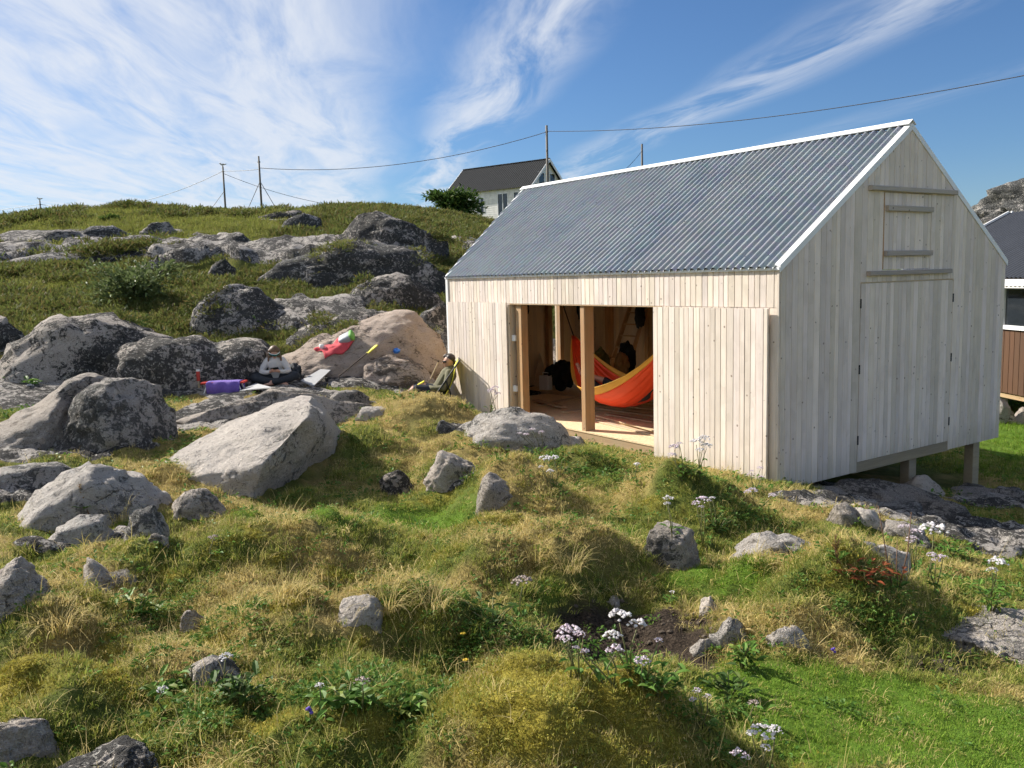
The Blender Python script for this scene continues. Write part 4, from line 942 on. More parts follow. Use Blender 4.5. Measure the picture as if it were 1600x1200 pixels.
def floor_at(px, py):
    r = ray(px, py); t = (FZ - CAM[2]) / r[2]; return world_to_shed(CAM + r * t)
# leaning sheet, can, packs, crate
pan = thing('leaning_sheet', 'pale sheet of board leaning on the left inside the shed', 'board', shed_loc(*inside(838, 622, 2.8)[:2], FZ), SR)
a0 = inside(838, 622, 2.8); pts = [inside(818, 500, 3.1), inside(834, 522, 3.1), inside(862, 612, 2.9), inside(837, 622, 2.7)]
pts = [p - np.array([a0[0], a0[1], FZ]) for p in pts]; 
MB().poly([tuple(p) for p in pts] + [tuple(p + np.array([.0, .018, 0])) for p in pts], [(0, 1, 2, 3), (7, 6, 5, 4), (0, 4, 5, 1), (1, 5, 6, 2), (2, 6, 7, 3), (3, 7, 4, 0)]).build('sheet', M['inner'], pan)
q = inside(853, 615, 2.6); can = thing('jerrycan', 'white plastic can on the shed floor beside the leaning sheet', 'can', shed_loc(q[0], 2.6, FZ), SR + .3)
MB().cbox(-.13, .13, -.09, .09, 0, .30, .03).build('tank', M['white'], can); MB().tube([(-.07, 0, .29), (-.07, 0, .36), (.07, 0, .36), (.07, 0, .29)], .014).build('handle', M['white'], can); MB().tube([(.1, 0, .29), (.1, 0, .34)], .03).build('lid', M['black'], can)
for (px, py, y, lab, mt, s, sd_) in [(938, 572, 3.3, 'green-yellow rucksack behind the hammock', 'brass', (.2, .15, .30), 8), (980, 566, 3.6, 'dark pack with a rounded hood beside the ladder', 'black', (.22, .16, .36), 9), (972, 572, 3.3, 'tan canvas bag beside the ladder foot', 'tan', (.14, .12, .26), 10),
                                  (880, 612, 2.7, 'black holdall on the floor behind the opening\'s centre post', 'black', (.26, .2, .30), 11), (862, 606, 2.9, 'dark bundle beside the white can', 'charcoal', (.16, .14, .22), 14)]:
    q = inside(px, py, y); cloth_lump('pack', lab, 'bag', (q[0], y, FZ if py > 600 else max(FZ, q[2] - s[2])), *s, mt, sd_, 'bags inside the shed')
bx = thing('storage_bench', 'low wooden bench carrying the bags behind the hammock', 'bench', shed_loc(-4.6, 3.75, FZ), SR)
zt = max(.2, inside(960, 575, 3.4)[2] - .30 - FZ)
MB().cbox(-1.0, .9, -.35, .3, zt - .035, zt, .004).build('top', M['inner'], bx)
for sx in (-.95, .8): MB().cbox(sx, sx + .05, -.3, .25, 0, zt - .036, .004).build('leg', M['timber'], bx)
q = inside(964, 557, 3.2); mug = thing('bottle', 'small white bottle standing among the bags', 'bottle', shed_loc(q[0], 3.42, FZ + zt), SR)
MB().tube([(0, 0, 0), (0, 0, .16), (0, 0, .19), (0, 0, .24)], [.04, .04, .02, .018], 10).build('body', M['white'], mug, True); MB().tube([(0, 0, .24), (0, 0, .27)], .02, 10).build('cap', M['black'], mug)
# loose planks on the floor
rgp = random.Random(4)
def plank(lab, pa, pb, z, w=.12, t=.022, mat='plank'):
    a = floor_at(*pa); b = floor_at(*pb); d = b - a; L = math.hypot(d[0], d[1]); w_ = shed_pt(a[0], a[1], z)
    o = thing_mesh = MB().cbox(0, L, -w / 2, w / 2, 0, t, .003).build('plank', M[mat], None, loc=w_, rot=(0, 0, SR + math.atan2(d[1], d[0]))); tag(o, lab, 'plank', 'loose planks on the shed floor')
PL = [('sunlit plank nearest the sill, lowest of the pile', (938, 660), (1060, 690), 0), ('sunlit plank second from the sill', (934, 656), (1050, 676), 0), ('crooked plank on top of the sunlit pile', (936, 653), (1048, 683), 1),
      ('plank behind the sunlit pile', (948, 648), (1070, 668), 0), ('long plank under the hammock', (930, 638), (1060, 656), 0), ('plank in shadow under the hammock\'s lowest point', (930, 632), (1080, 650), 1),
      ('plank slanting across the floor left of the centre post', (842, 634), (905, 622), 0), ('broad plank lying at the left inside the opening', (836, 628), (880, 640), 1), ('short plank end poking out left of the pile', (880, 645), (930, 640), 0),
      ('dark plank along the back of the floor', (860, 615), (930, 625), 0), ('plank lying farthest right in shadow', (960, 630), (1060, 640), 2)]
for k, (lab, a, b, lv) in enumerate(PL): plank(lab, a, b, FZ + .003 + lv * .026, .10 + .05 * rgp.random())

# ------------------------------------------------------------------ hammock with a person lying in it
def hammock():
    G0 = np.array([-5.527, 1.295, 1.581]); G1 = np.array([-2.21, .904, 2.143])
    base = shed_pt(*((G0 + G1) / 2)); root = thing('hammock', 'orange hammock with yellow borders slung across the shed opening', 'hammock', base, SR)
    c = (G0 + G1) / 2; nt_, nw = 60, 40; ax = G1 - G0; L = np.linalg.norm(ax); per = np.array([ax[1], -ax[0], 0]); per /= np.linalg.norm(per)   # towards camera side
    if per[1] > 0: per = -per
    def pt(t, w):
        s = math.sin(math.pi * min(max(t, .004), .996)); wd = .892 * s ** .461
        cen = G0 + ax * t - np.array([0, 0, 1.012 * (1 - (2 * t - 1) ** 2) + .349 * s ** .9]); th = w * .942 * (.35 + .65 * s)
        x = per * (math.sin(th) * wd) + np.array([0, 0, (1 - math.cos(th)) * wd * .9])
        fold = .022 * math.sin(w * 30 + 2 * math.sin(t * 5)) * (1 - s * .72) + .007 * math.sin(w * 52 + t * 9)
        return cen + x + per * fold * .6 + np.array([0, 0, fold * .7]) - c
    ts = np.linspace(.0, 1, nt_ + 1) ; ws = np.linspace(-1, 1, nw + 1)
    def sheet(w0, w1, m, name, mat, out=0.):
        v = []; f = []; ww = np.linspace(w0, w1, m + 1)
        for t in ts:
            for w in ww:
                p = pt(t, w); v.append(tuple(p + np.array([0, 0, out])))
        for i in range(nt_):
            for j in range(m): f.append((i * (m + 1) + j, i * (m + 1) + j + 1, (i + 1) * (m + 1) + j + 1, (i + 1) * (m + 1) + j))
        o = link(name, new_mesh(name, v, f, True), M[mat], root); md = o.modifiers.new('thickness', 'SOLIDIFY'); md.thickness = .004
        return o
    sheet(-.86, .86, 44, 'body_panel', 'orange'); sheet(.86, 1.06, 6, 'border_panel', 'yellow_tape'); sheet(-1.06, -.86, 6, 'border_panel', 'yellow_tape')
    e0 = on_shed_y(879, 474, 3.4); e1 = np.array([G1[0] + .5, G1[1] - .1, 2.45])
    MB().tube([pt(0, 0), e0 - c], .012, 6).build('rope', M['rope'], root); MB().tube([pt(1, 0), e1 - c], .012, 6).build('rope', M['rope'], root)
    return root, G0, G1, pt, c
HAM, HG0, HG1, hpt, hc = hammock()

# ------------------------------------------------------------------ white house on the hill
def simple_house(name, lab, corner, rot, L, Wd, eave, ridge, wallm, roofm, pitch, trim=True):
    """gabled house: near corner at origin, long wall along -x, gable towards +y"""
    root = thing(name, lab, name.split('_')[-1], corner, rot)
    return root
hc0 = P(829, 287, 80.); hb = P(829, 287, 80.)
HRZ = math.radians(-39)
HOUSE = thing('hillside_house', 'old white-sided house with dark roof on the hilltop', 'house', (hc0[0], hc0[1], hc0[2] - 3.0), HRZ)
HL_, HW_, HE_, HR_ = 10.2, 5.2, 3.0, 5.35
rg = random.Random(9)
hwins = [(-3.9, -2.75, .35, 2.35), (-1.95, -.9, 1.0, 2.35), (-6.6, -5.7, .8, 2.1)]
zz = -.8; kk = 0
while zz < HE_ - .02:
    z1 = min(zz + .19, HE_)
    segs = [(-HL_, 0)]
    for (a, b, c, d_) in hwins:
        if z1 > c + .02 and zz < d_ - .02:
            ns_ = []
            for s0, s1 in segs:
                if b <= s0 or a >= s1: ns_.append((s0, s1))
                else:
                    if a > s0 + .05: ns_.append((s0, a))
                    if b < s1 - .05: ns_.append((b, s1))
            segs = ns_
    for s0, s1 in segs:
        MB().poly([(s0, 0, zz), (s1, 0, zz), (s1, -.035, zz), (s0, -.035, zz), (s0, 0, z1), (s1, 0, z1), (s1, -.012, z1), (s0, -.012, z1)], [(0, 1, 2, 3), (7, 6, 5, 4), (3, 2, 6, 7), (1, 5, 6, 2), (0, 3, 7, 4), (0, 4, 5, 1)]).build('siding_board', M['house_wall'], HOUSE)
    zz = z1 + .004
MB().box(-HL_, 0, .003, .12, -.8, HE_).build('wall', M['house_wall'], HOUSE)
MB().poly([(x, y, z) for x in (0, -.1) for y, z in ((.12, -.8), (HW_, -.8), (HW_, HE_), (HW_ / 2, HR_), (.12, HE_))], [(0, 1, 2, 3, 4), (9, 8, 7, 6, 5), (0, 5, 6, 1), (1, 6, 7, 2), (2, 7, 8, 3), (3, 8, 9, 4), (4, 9, 5, 0)]).build('gable_wall', M['house_wall'], HOUSE)
MB().poly([(x, y, z) for x in (-HL_, -HL_ + .1) for y, z in ((.12, -.8), (HW_, -.8), (HW_, HE_), (HW_ / 2, HR_), (.12, HE_))], [(0, 1, 2, 3, 4), (9, 8, 7, 6, 5), (0, 5, 6, 1), (1, 6, 7, 2), (2, 7, 8, 3), (3, 8, 9, 4), (4, 9, 5, 0)]).build('gable_wall', M['house_wall'], HOUSE)
for (a, b, c, d_) in hwins:
    wd = MB().box(a, b, -.01, .0, c, d_).build('window', M['glass'], HOUSE)
    for q in ((a - .08, a, c - .08, d_ + .08), (b, b + .08, c - .08, d_ + .08), (a, b, d_, d_ + .08), (a, b, c - .08, c), ((a + b) / 2 - .035, (a + b) / 2 + .035, c, d_)):
        MB().box(q[0], q[1], -.06, -.012, q[2], q[3]).build('frame', M['white'], wd)
for (a, b) in ((1.25, 2.05), (3.0, 3.75)):
    wd = MB().box(.002, .012, a, b, 3.0, 4.1).build('window', M['glass'], HOUSE)
    for q in ((a - .07, a, 2.93, 4.17), (b, b + .07, 2.93, 4.17), (a, b, 4.1, 4.17), (a, b, 2.93, 3.0)): MB().box(.002, .05, q[0], q[1], q[2], q[3]).build('frame', M['white'], wd)
def corr_roof(root, L, Wd, eave, ridge, over, rk, pitch, amp, mat, name='roof'):
    for side in (1, -1):
        n = int((L + 2 * rk) / pitch * 6); v = []; f = []
        for i in range(n + 1):
            x = rk - (L + 2 * rk) * i / n; k = amp * math.cos(2 * math.pi * x / pitch)
            sl = (ridge - eave) / (Wd / 2)
            for y in (-over, Wd / 2):
                z = eave + sl * y + .06 + k; v.append((x, y if side > 0 else Wd - y, z))
        for i in range(n): q = (2 * i, 2 * i + 2, 2 * i + 3, 2 * i + 1); f.append(q[::-1] if side > 0 else q)
        o = link(name, new_mesh(name, v, f, True), M[mat], root)
    return o
corr_roof(HOUSE, HL_, HW_, HE_, HR_, .35, .35, .25, .03, 'house_roof')
for x in (.36, -HL_ - .38):
    for s in (1, -1):
        y0 = -.38 if s > 0 else HW_ + .38; sl = (HR_ - HE_) / (HW_ / 2)
        MB().beam((x, y0, HE_ - .38 * sl - .02), (x, HW_ / 2, HR_ - .02), .04, .22).build('bargeboard', M['white'], HOUSE)
MB().tube([(.35, HW_ / 2, HR_ + .1), (-HL_ - .35, HW_ / 2, HR_ + .1)], .07, 6).build('ridge_cap', M['house_roof'], HOUSE)
MB().cbox(-.06, .04, -.05, .08, -.8, HE_, .01).build('corner_board', M['house_wall'], HOUSE)

# ------------------------------------------------------------------ brown cabin at the right edge
cq = P(1575, 437, 19.0); CR = math.radians(-85)
CE = cq[2] + .14; cfloor = -.16; CL, CWd, CRD = 6.6, 6.0, 1.50
c_org = cq + np.array([math.sin(math.radians(5)), -math.cos(math.radians(5)), 0]) * 2.5
CAB = thing('brown_cabin', 'brown-stained cabin with black roof and white window at the right edge', 'cabin', (c_org[0], c_org[1], 0), CR)
wx = -2.52
cwin = (wx, wx + 1.25, 1.33, 2.12)
for a, b in widths(-CL, 0, .17, .12, rs=41):
    if b > cwin[0] - .06 and a < cwin[1] + .06:
        board('x', a, b, 0, -.02, cfloor, cwin[2] - .08, None, CAB, 'brown_wall', gap=.005); continue
    board('x', a, b, 0, -.02, cfloor, CE - .1, None, CAB, 'brown_wall', gap=.005)
MB().box(-CL + .01, -.01, .004, .1, cfloor, CE).build('wall', M['brown_wall'], CAB)
for x0 in (-CL, -.1):
    MB().poly([(x, y, z) for x in (x0, x0 + .1) for y, z in ((.1, cfloor), (CWd, cfloor), (CWd, CE), (CWd / 2, CE + CRD), (.1, CE))], [(0, 1, 2, 3, 4), (9, 8, 7, 6, 5), (0, 5, 6, 1), (1, 6, 7, 2), (2, 7, 8, 3), (3, 8, 9, 4), (4, 9, 5, 0)]).build('gable_wall', M['brown_wall'], CAB)
wd = MB().box(cwin[0], cwin[1], -.012, .0, cwin[2], cwin[3]).build('window', M['glass'], CAB)
for q in ((cwin[0] - .09, cwin[0], cwin[2] - .09, cwin[3] + .09), (cwin[1], cwin[1] + .09, cwin[2] - .09, cwin[3] + .09), (cwin[0], cwin[1], cwin[3], cwin[3] + .09), (cwin[0], cwin[1], cwin[2] - .09, cwin[2])):
    MB().box(q[0], q[1], -.07, -.013, q[2], q[3]).build('frame', M['white'], wd)
corr_roof(CAB, CL, CWd, CE, CE + CRD, .3, .25, .14, .018, 'black_roof')
MB().box(-CL - .25, .25, -.34, -.30, CE - .26, CE - .12).build('fascia', M['white'], CAB)
sl = CRD / (CWd / 2)
for x in (.27, -CL - .27):
    MB().beam((x, -.33, CE - .33 * sl + .02), (x, CWd / 2, CE + CRD + .02), .05, .2).build('bargeboard', M['white'], CAB); MB().beam((x, CWd + .33, CE - .33 * sl + .02), (x, CWd / 2, CE + CRD + .02), .05, .2).build('bargeboard', M['white'], CAB)
for k in range(5):
    x = -CL + .3 + k * 1.7
    w_ = Matrix.Rotation(CR, 4, 'Z') @ Vector((x, .1, 0)); g = gz(c_org[0] + w_.x, c_org[1] + w_.y)
    MB().cbox(x - .16, x + .16, -.05, .3, g - .2, cfloor - .12, .02).build('foundation_pier', M['concrete'], CAB)
MB().box(-CL, 0, .02, .14, cfloor - .12, cfloor - .003).build('floor_beam', M['timber_x'], CAB)
for k, (px, py, w, lab) in enumerate([(1572, 655, 26, 'round reddish stone by the cabin\'s pier'), (1596, 656, 30, 'pale round stone at the right edge by the cabin'), (1566, 636, 22, 'low grey stone under the cabin wall')]):
    rock(lab, [(px - w / 2, py), (px - w / 3, py - w * .5), (px, py - w * .7), (px + w / 3, py - w * .5), (px + w / 2, py)], py + 2, ('rock_pink', 'rock_pale', 'rock_grey')[k], 18.2, .9, 4, seed=90 + k, group='stones by the cabin', name='stone')

# ------------------------------------------------------------------ power line
def pole(lab, px, ytop, d, guy=None, sink=2.2, r=.085, gull=False):
    t = P(px, ytop, d); g = gz(t[0], t[1]); root = thing('utility_pole', lab, 'pole', (t[0], t[1], g - .3)); root['group'] = 'poles of the power line'
    h = t[2] - g + .3
    MB().tube([(0, 0, -sink), (0, 0, h * .5), (0, 0, h)], [r * 1.15, r, r * .85], 8).build('shaft', M['pole'], root, True)
    MB().tube([(-.1, 0, h - .45), (.1, 0, h - .45)], .05, 6).build('insulator', M['dark_metal'], root)
    if guy:
        for gx in guy: MB().tube([(0, 0, h * .62), (gx, -.4, -sink)], .025, 4).build('stay_wire', M['wire'], root)
    if gull:
        bd = tag(MB().ball((0, 0, .16), (.2, .09, .09)).ball((-.2, 0, .25), (.07, .06, .06), 8, 6).tube([(.12, 0, .17), (.36, 0, .19)], [.07, .02], 6).tube([(-.26, 0, .25), (-.33, 0, .24)], [.03, .008], 5).tube([(0, .04, -.02), (0, .04, .1)], .015, 5).tube([(0, -.04, -.02), (0, -.04, .1)], .015, 5).build('gull', M['gull'], None, True, loc=(t[0], t[1], t[2])), 'small gull perched on the ' + gull, 'bird', 'gulls on the poles')
    return t
tA = pole('leftmost pole on the skyline with a gull on top', 62, 313, 92, guy=(-2.4,), gull='leftmost pole')
tB = pole('pole with a gull on the crest, left of the stayed pole', 348, 260, 76, guy=(-4.5,), gull='left of the two crest poles')
tC = pole('stayed pole on the crest with two guy wires', 404, 244, 68, guy=(-2.6, 2.9), r=.08)
tD = pole('tall pole standing before the white house gable', 854, 196, 62, r=.095)
tE = pole('pole rising behind the shed roof ridge', 1003, 225, 90, guy=(-5.,), r=.12)
def cable(lab, a, b, sag, r):
    a = np.array(a); b = np.array(b); ts = np.linspace(0, 1, 25); pts = [a + (b - a) * t - np.array([0, 0, sag * 4 * t * (1 - t)]) for t in ts]; c = pts[0]
    o = MB().tube([p - c for p in pts], r, 4).build('power_cable', M['wire'], None, loc=c); tag(o, lab, 'cable', 'overhead cables')
dz = np.array([0, 0, -.4])
cable('cable running off the left edge from the leftmost pole', P(-260, 352, 105), tA + dz, .3, .022)
cable('cable between the two poles with gulls', tA + dz, tB + dz, 1.5, .022)
cable('short cable between the two crest poles', tB + dz, tC + np.array([0, 0, -1.]), .05, .02)
cable('cable from the stayed pole to the pole before the house', tC + np.array([0, 0, -.9]), tD + np.array([0, 0, -.45]), 1.0, .022)
cable('low slack cable from the crest pole to the house', tB + np.array([0, 0, -.6]), P(722, 318, 80), 1.6, .018)
cable('cable from the house pole out over the shed to the right edge', tD + np.array([0, 0, -.4]), P(1700, 98, 36), .75, .02)
cable('thin cable dropping from the house pole behind the shed', P(1003, 236, 90), P(940, 290, 78), .4, .03)

# ------------------------------------------------------------------ people
class Body:
    """union of tapered capsules, voxel-remeshed into one skin"""
    def __init__(self): self.mb = MB()
    def limb(self, *pts, n=10):
        P_ = [q[:3] for q in pts]; R_ = [q[3] for q in pts]
        self.mb.tube(P_, R_, n)
        for p, r in zip(P_, R_): self.mb.ball(p, r, n, 7)
        return self
    def blob(self, p, r): self.mb.ball(p, r, 12, 9); return self
    def build(self, name, mat, parent, vox=.012, smooth=4):
        o = self.mb.build(name, mat, parent, True); md = o.modifiers.new('remesh', 'REMESH'); md.mode = 'VOXEL'; md.voxel_size = vox; md.use_smooth_shade = True
        sm = o.modifiers.new('smooth', 'SMOOTH'); sm.factor = .5; sm.iterations = smooth
        return o
def hand(b, wrist, d, side, curl=.6, size=1.):
    """palm with four bent fingers and a thumb; d = pointing direction, side = direction of the thumb"""
    w = Vector(wrist); d = Vector(d).normalized(); s = Vector(side); s = (s - d * s.dot(d)).normalized(); n = d.cross(s)
    palm = w + d * .05 * size; b.limb((*w, .024 * size), (*(w + d * .04 * size), .03 * size), (*(w + d * .085 * size), .03 * size))
    for k, (o_, ln) in enumerate(((.030, .062), (.010, .072), (-.010, .068), (-.030, .052))):
        a = w + d * .09 * size + s * o_ * size; m = a + (d * math.cos(curl) + n * math.sin(curl)) * ln * .55 * size; e = m + (d * math.cos(curl * 2) + n * math.sin(curl * 2)) * ln * .5 * size
        b.limb((*a, .0095), (*m, .0088), (*e, .0075), n=6)
    a = w + d * .035 * size + s * .028 * size; m = a + (d * .5 + s * .8 + n * .2).normalized() * .038 * size; e = m + (d * .9 + n * .3).normalized() * .03 * size
    b.limb((*a, .012), (*m, .0105), (*e, .009), n=6)
def foot(b, ankle, d, size=1., up=(0, 0, 1)):
    a = Vector(ankle); d = Vector(d).normalized(); u = Vector(up)
    b.limb((*(a - d * .04 - u * .03), .036 * size), (*(a + d * .07 - u * .035), .036 * size), (*(a + d * .14 - u * .045), .034 * size)); s = d.cross(u).normalized()
    for k in range(5):
        t = a + d * (.165 - .008 * abs(k - 1)) + s * (k - 2) * .017 - u * .052; b.limb((*(t - d * .03), .012), (*t, .0105 if k else .013), n=6)
def head(b, c, look, r=.098):
    """skull, jaw, nose, ears; look = gaze direction"""
    c = Vector(c); l = Vector(look).normalized(); s = l.cross(Vector((0, 0, 1))).normalized(); u = s.cross(l)
    b.blob(c, (r * .86, r * .95, r * 1.05)); b.limb((*(c + l * .028 - u * .045), .062), (*(c + l * .058 - u * .085), .034))
    b.limb((*(c + l * .088 + u * .012), .010), (*(c + l * .108 - u * .022), .0155)); b.limb((*(c + l * .082 - u * .062 - s * .02), .0095), (*(c + l * .088 - u * .062), .010), (*(c + l * .082 - u * .062 + s * .02), .0095))
    for e in (-1, 1): b.limb((*(c + s * e * .082 + u * .015 - l * .005), .016), (*(c + s * e * .084 - u * .02), .012)); b.blob(c + l * .078 + s * e * .034 + u * .012, (.016, .016, .012))
    return l, s, u

def woman():
    p, n, d = hit(432, 598); face = math.atan2(-p.x, p.y)          # faces the camera
    root = thing('person', 'woman with light brown hair sitting cross-legged with a phone, cream jumper', 'person', (p.x, p.y, p.z), face - .06)
    k = 57 * d / FPX / .74; root.scale = (k * 1.04, k, k)
    b = Body()
    b.limb((0, .02, .11, .13), (0, -.02, .26, .115), (0, -.05, .40, .125), (0, -.065, .47, .09), (0, -.09, .53, .052), (0, -.11, .57, .05))
    l, s, u = head(b, (0, -.155, .635), (0.05, -.75, -.62), .1)
    for e in (-1, 1):
        b.limb((e * .15, -.06, .465, .055), (e * .225, -.13, .33, .047), (e * .245, -.17, .24, .042), (e * .15, -.29, .245, .035), (e * .085, -.345, .262, .027))
        hand(b, (e * .085, -.345, .262), (-e * .55, -.55, .25), (0, -.1, 1), .75)
        b.limb((e * .09, .0, .10, .095), (e * .25, -.14, .135, .085), (e * .375, -.24, .15, .068)); b.limb((e * .375, -.24, .14, .062), (e * .18, -.36, .085, .055), (-e * .06, -.40 - .03 * e, .065, .04))
        foot(b, (-e * .075, -.405 - .03 * e, .062), (-e * .95, -.25, -.1), .95)
    b.build('body', M['skin'], root, .009, 3)
    c = Body()
    c.limb((0, .02, .13, .155), (0, -.02, .26, .143), (0, -.05, .40, .148), (0, -.065, .475, .105), (0, -.085, .515, .068))
    for e in (-1, 1): c.limb((e * .13, -.06, .46, .078), (e * .225, -.13, .33, .066), (e * .248, -.17, .245, .06), (e * .15, -.29, .245, .047), (e * .105, -.325, .258, .041))
    c.build('jumper', M['cream'], root, .011, 4)
    t = Body(); t.limb((-.1, .02, .11, .13), (.1, .02, .11, .13))
    for e in (-1, 1):
        t.limb((e * .09, .0, .11, .125), (e * .25, -.14, .14, .108), (e * .375, -.24, .15, .088)); t.limb((e * .375, -.24, .145, .082), (e * .18, -.36, .09, .075), (-e * .01, -.40 - .03 * e, .072, .062))
    t.build('trousers', M['charcoal'], root, .012, 4)
    h = Body(); hcn = Vector((0, -.155, .635)); h.blob(hcn - l * .025 + u * .022, (.098, .103, .106))
    for e in (-1, 1): h.limb((*(hcn + s * e * .075 + u * .04 - l * .0), .042), (*(hcn + s * e * .095 - u * .04 + l * .0), .030), (e * .112, -.13, .54, .028), (e * .12, -.13, .46, .02))
    h.limb((0, -.09, .66, .08), (0, -.03, .56, .06), (0, .0, .48, .04)); h.build('hair', M['hair_l'], root, .01, 3)
    v = MB(); arc = [hcn + (l * math.cos(a) + s * math.sin(a)) * .112 + u * (.045 - .01 * math.cos(a)) for a in np.linspace(-1.15, 1.15, 11)]; arc2 = [q - u * .045 + l * .006 for q in arc]
    m_ = len(arc); v.poly([tuple(q) for q in arc + arc2], [(i, i + 1, m_ + i + 1, m_ + i) for i in range(m_ - 1)]); o = v.build('sunglasses', M['teal'], root, True); md = o.modifiers.new('thickness', 'SOLIDIFY'); md.thickness = .008
    MB().tube([q + u * .004 for q in arc], .006, 6).build('sunglasses_rim', M['white'], o)
    ph = MB().cbox(-.036, .036, -.006, .006, -.075, .075, .004).build('phone', M['phone'], None); ph.matrix_world = root.matrix_basis @ Matrix.Translation((0.005, -.435, .33)) @ Matrix.Rotation(.9, 4, 'X') @ Matrix.Rotation(1.4, 4, 'Y')
    tag(ph, 'black phone held by the cross-legged woman', 'phone')
    return root
woman()

def man():
    p, n, d = hit(683, 630); pb = P(683, 628, 16.15); z0 = gz(pb[0], pb[1])
    pz = max(P(683, 628, 16.15)[2], z0 + .04); face = math.atan2(-pb[0], pb[1])
    root = thing('person', 'man in olive jacket and dark shorts reclining in the yellow deckchair', 'person', (pb[0], pb[1], pz), face); k = 1.03
    root.scale = (k, k, k)
    root.location.x += .07; root.location.z += .05
    b = Body()      # -x is towards the picture's left, the way he faces
    b.limb((-.03, 0, .14, .125), (.06, 0, .28, .12), (.15, 0, .42, .13), (.185, 0, .50, .09), (.19, 0, .555, .052), (.185, 0, .60, .052))
    l, s, u = head(b, (.165, 0, .675), (-1, 0.05, -.12), .104)
    for e in (-1, 1):
        b.limb((.175, e * .17, .475, .055), (.12, e * .24, .31, .047), (.05, e * .255, .22, .043), (-.14, e * .17, .215, .036), (-.23, e * .09, .235, .027)); hand(b, (-.23, e * .085, .235), (-.9, -e * .35, .05), (0, 0, 1), .7)
        b.limb((-.03, e * .09, .13, .098), (-.25, e * .10, .17, .088), (-.47, e * .105, .20, .064)); b.limb((-.47, e * .105, .195, .06), (-.62, e * .11, .08, .055), (-.80, e * .11, -.04, .04)); foot(b, (-.80, e * .11, -.05), (-.85, 0, -.1), 1.)
    b.build('body', M['skin'], root, .009, 3)
    c = Body(); c.limb((-.02, 0, .16, .145), (.06, 0, .28, .148), (.15, 0, .42, .152), (.185, 0, .505, .108), (.188, 0, .545, .072))
    for e in (-1, 1): c.limb((.17, e * .15, .47, .08), (.12, e * .245, .31, .067), (.05, e * .26, .22, .06), (-.14, e * .175, .215, .048), (-.205, e * .105, .232, .04))
    c.build('jacket', M['olive'], root, .011, 3)
    t = Body(); t.limb((-.02, -.08, .13, .125), (-.02, .08, .13, .125))
    for e in (-1, 1): t.limb((-.03, e * .09, .13, .122), (-.25, e * .10, .17, .108), (-.42, e * .104, .195, .092))
    t.build('shorts', M['navy'], root, .012, 4)
    h = Body(); hcn = Vector((.165, 0, .675)); h.blob(hcn - l * .035 + u * .045, (.098, .09, .085)); h.limb((*(hcn + u * .088 + l * .06), .03), (*(hcn + u * .105 + l * .02), .038), (*(hcn + u * .10 - l * .05), .036), (*(hcn - l * .085 + u * .03), .04), (*(hcn - l * .085 - u * .05), .03)); h.build('hair', M['hair_d'], root, .01, 2)
    g = MB(); arc = [hcn + (l * math.cos(a) + s * math.sin(a)) * .108 + u * .022 for a in np.linspace(-1.2, 1.2, 9)]; m_ = len(arc)
    g.poly([tuple(q) for q in arc] + [tuple(q - u * .035) for q in arc], [(i, i + 1, m_ + i + 1, m_ + i) for i in range(m_ - 1)]); o = g.build('sunglasses', M['phone'], root, True); o.modifiers.new('thickness', 'SOLIDIFY').thickness = .006
    bo = MB().cbox(-.09, .09, -.065, .065, -.01, .01, .004).build('book', M['lemon'], None); bo.matrix_world = root.matrix_basis @ Matrix.Translation((-.36, 0, .285)) @ Matrix.Rotation(-.5, 4, 'Y'); tag(bo, 'small yellow book in the reclining man\'s hands', 'book')
    # deckchair
    ch = thing('deckchair', 'yellow sling deckchair at the shed\'s far corner', 'chair', (pb[0], pb[1], pz), face); ch.scale = (k, k, k)
    prof = [(.41, .745), (.36, .66), (.33, .60), (.30, .48), (.26, .34), (.19, .20), (.09, .08), (-.03, .02), (-.16, .045), (-.27, .09), (-.34, .13)]; v = []; f = []
    for x, z in prof:
        for y in (-.29, -.1, .1, .29): v.append((x - .01 * (abs(y) < .2), y, z - .02 * (abs(y) < .2)))
    for i in range(len(prof) - 1):
        for j in range(3): f.append((i * 4 + j, i * 4 + j + 1, i * 4 + 5 + j, i * 4 + 4 + j))
    o = MB().poly(v, f).build('sling', M['lemon'], ch, True); md = o.modifiers.new('subdivide', 'SUBSURF'); md.render_levels = 2; o.modifiers.new('thickness', 'SOLIDIFY').thickness = .008
    for e in (-1, 1):
        MB().tube([(.42, e * .31, .755), (-.20, e * .31, -.08)], .014, 7).build('frame_bar', M['dark_metal'], ch); MB().tube([(.30, e * .33, -.08), (-.35, e * .33, .14)], .014, 7).build('frame_bar', M['dark_metal'], ch); MB().tube([(.30, e * .33, -.08), (.17, e * .315, .42)], .011, 7).build('strut', M['dark_metal'], ch)
    MB().tube([(.42, -.31, .75), (.42, .31, .75)], .014, 7).build('crossbar', M['dark_metal'], ch); MB().tube([(-.35, -.33, .14), (-.35, .33, .14)], .014, 7).build('crossbar', M['dark_metal'], ch)
    st = thing('walking_stick', 'thin pale stick leaning up beside the reclining man', 'stick', (pb[0], pb[1], pz), face); MB().tube([(.05, .36, .70), (-.2, .36, .2), (-.30, .36, .0)], .012, 7).build('shaft', M['plank'], st); MB().ball((.05, .36, .71), .02).build('knob', M['bark'], st)
man()

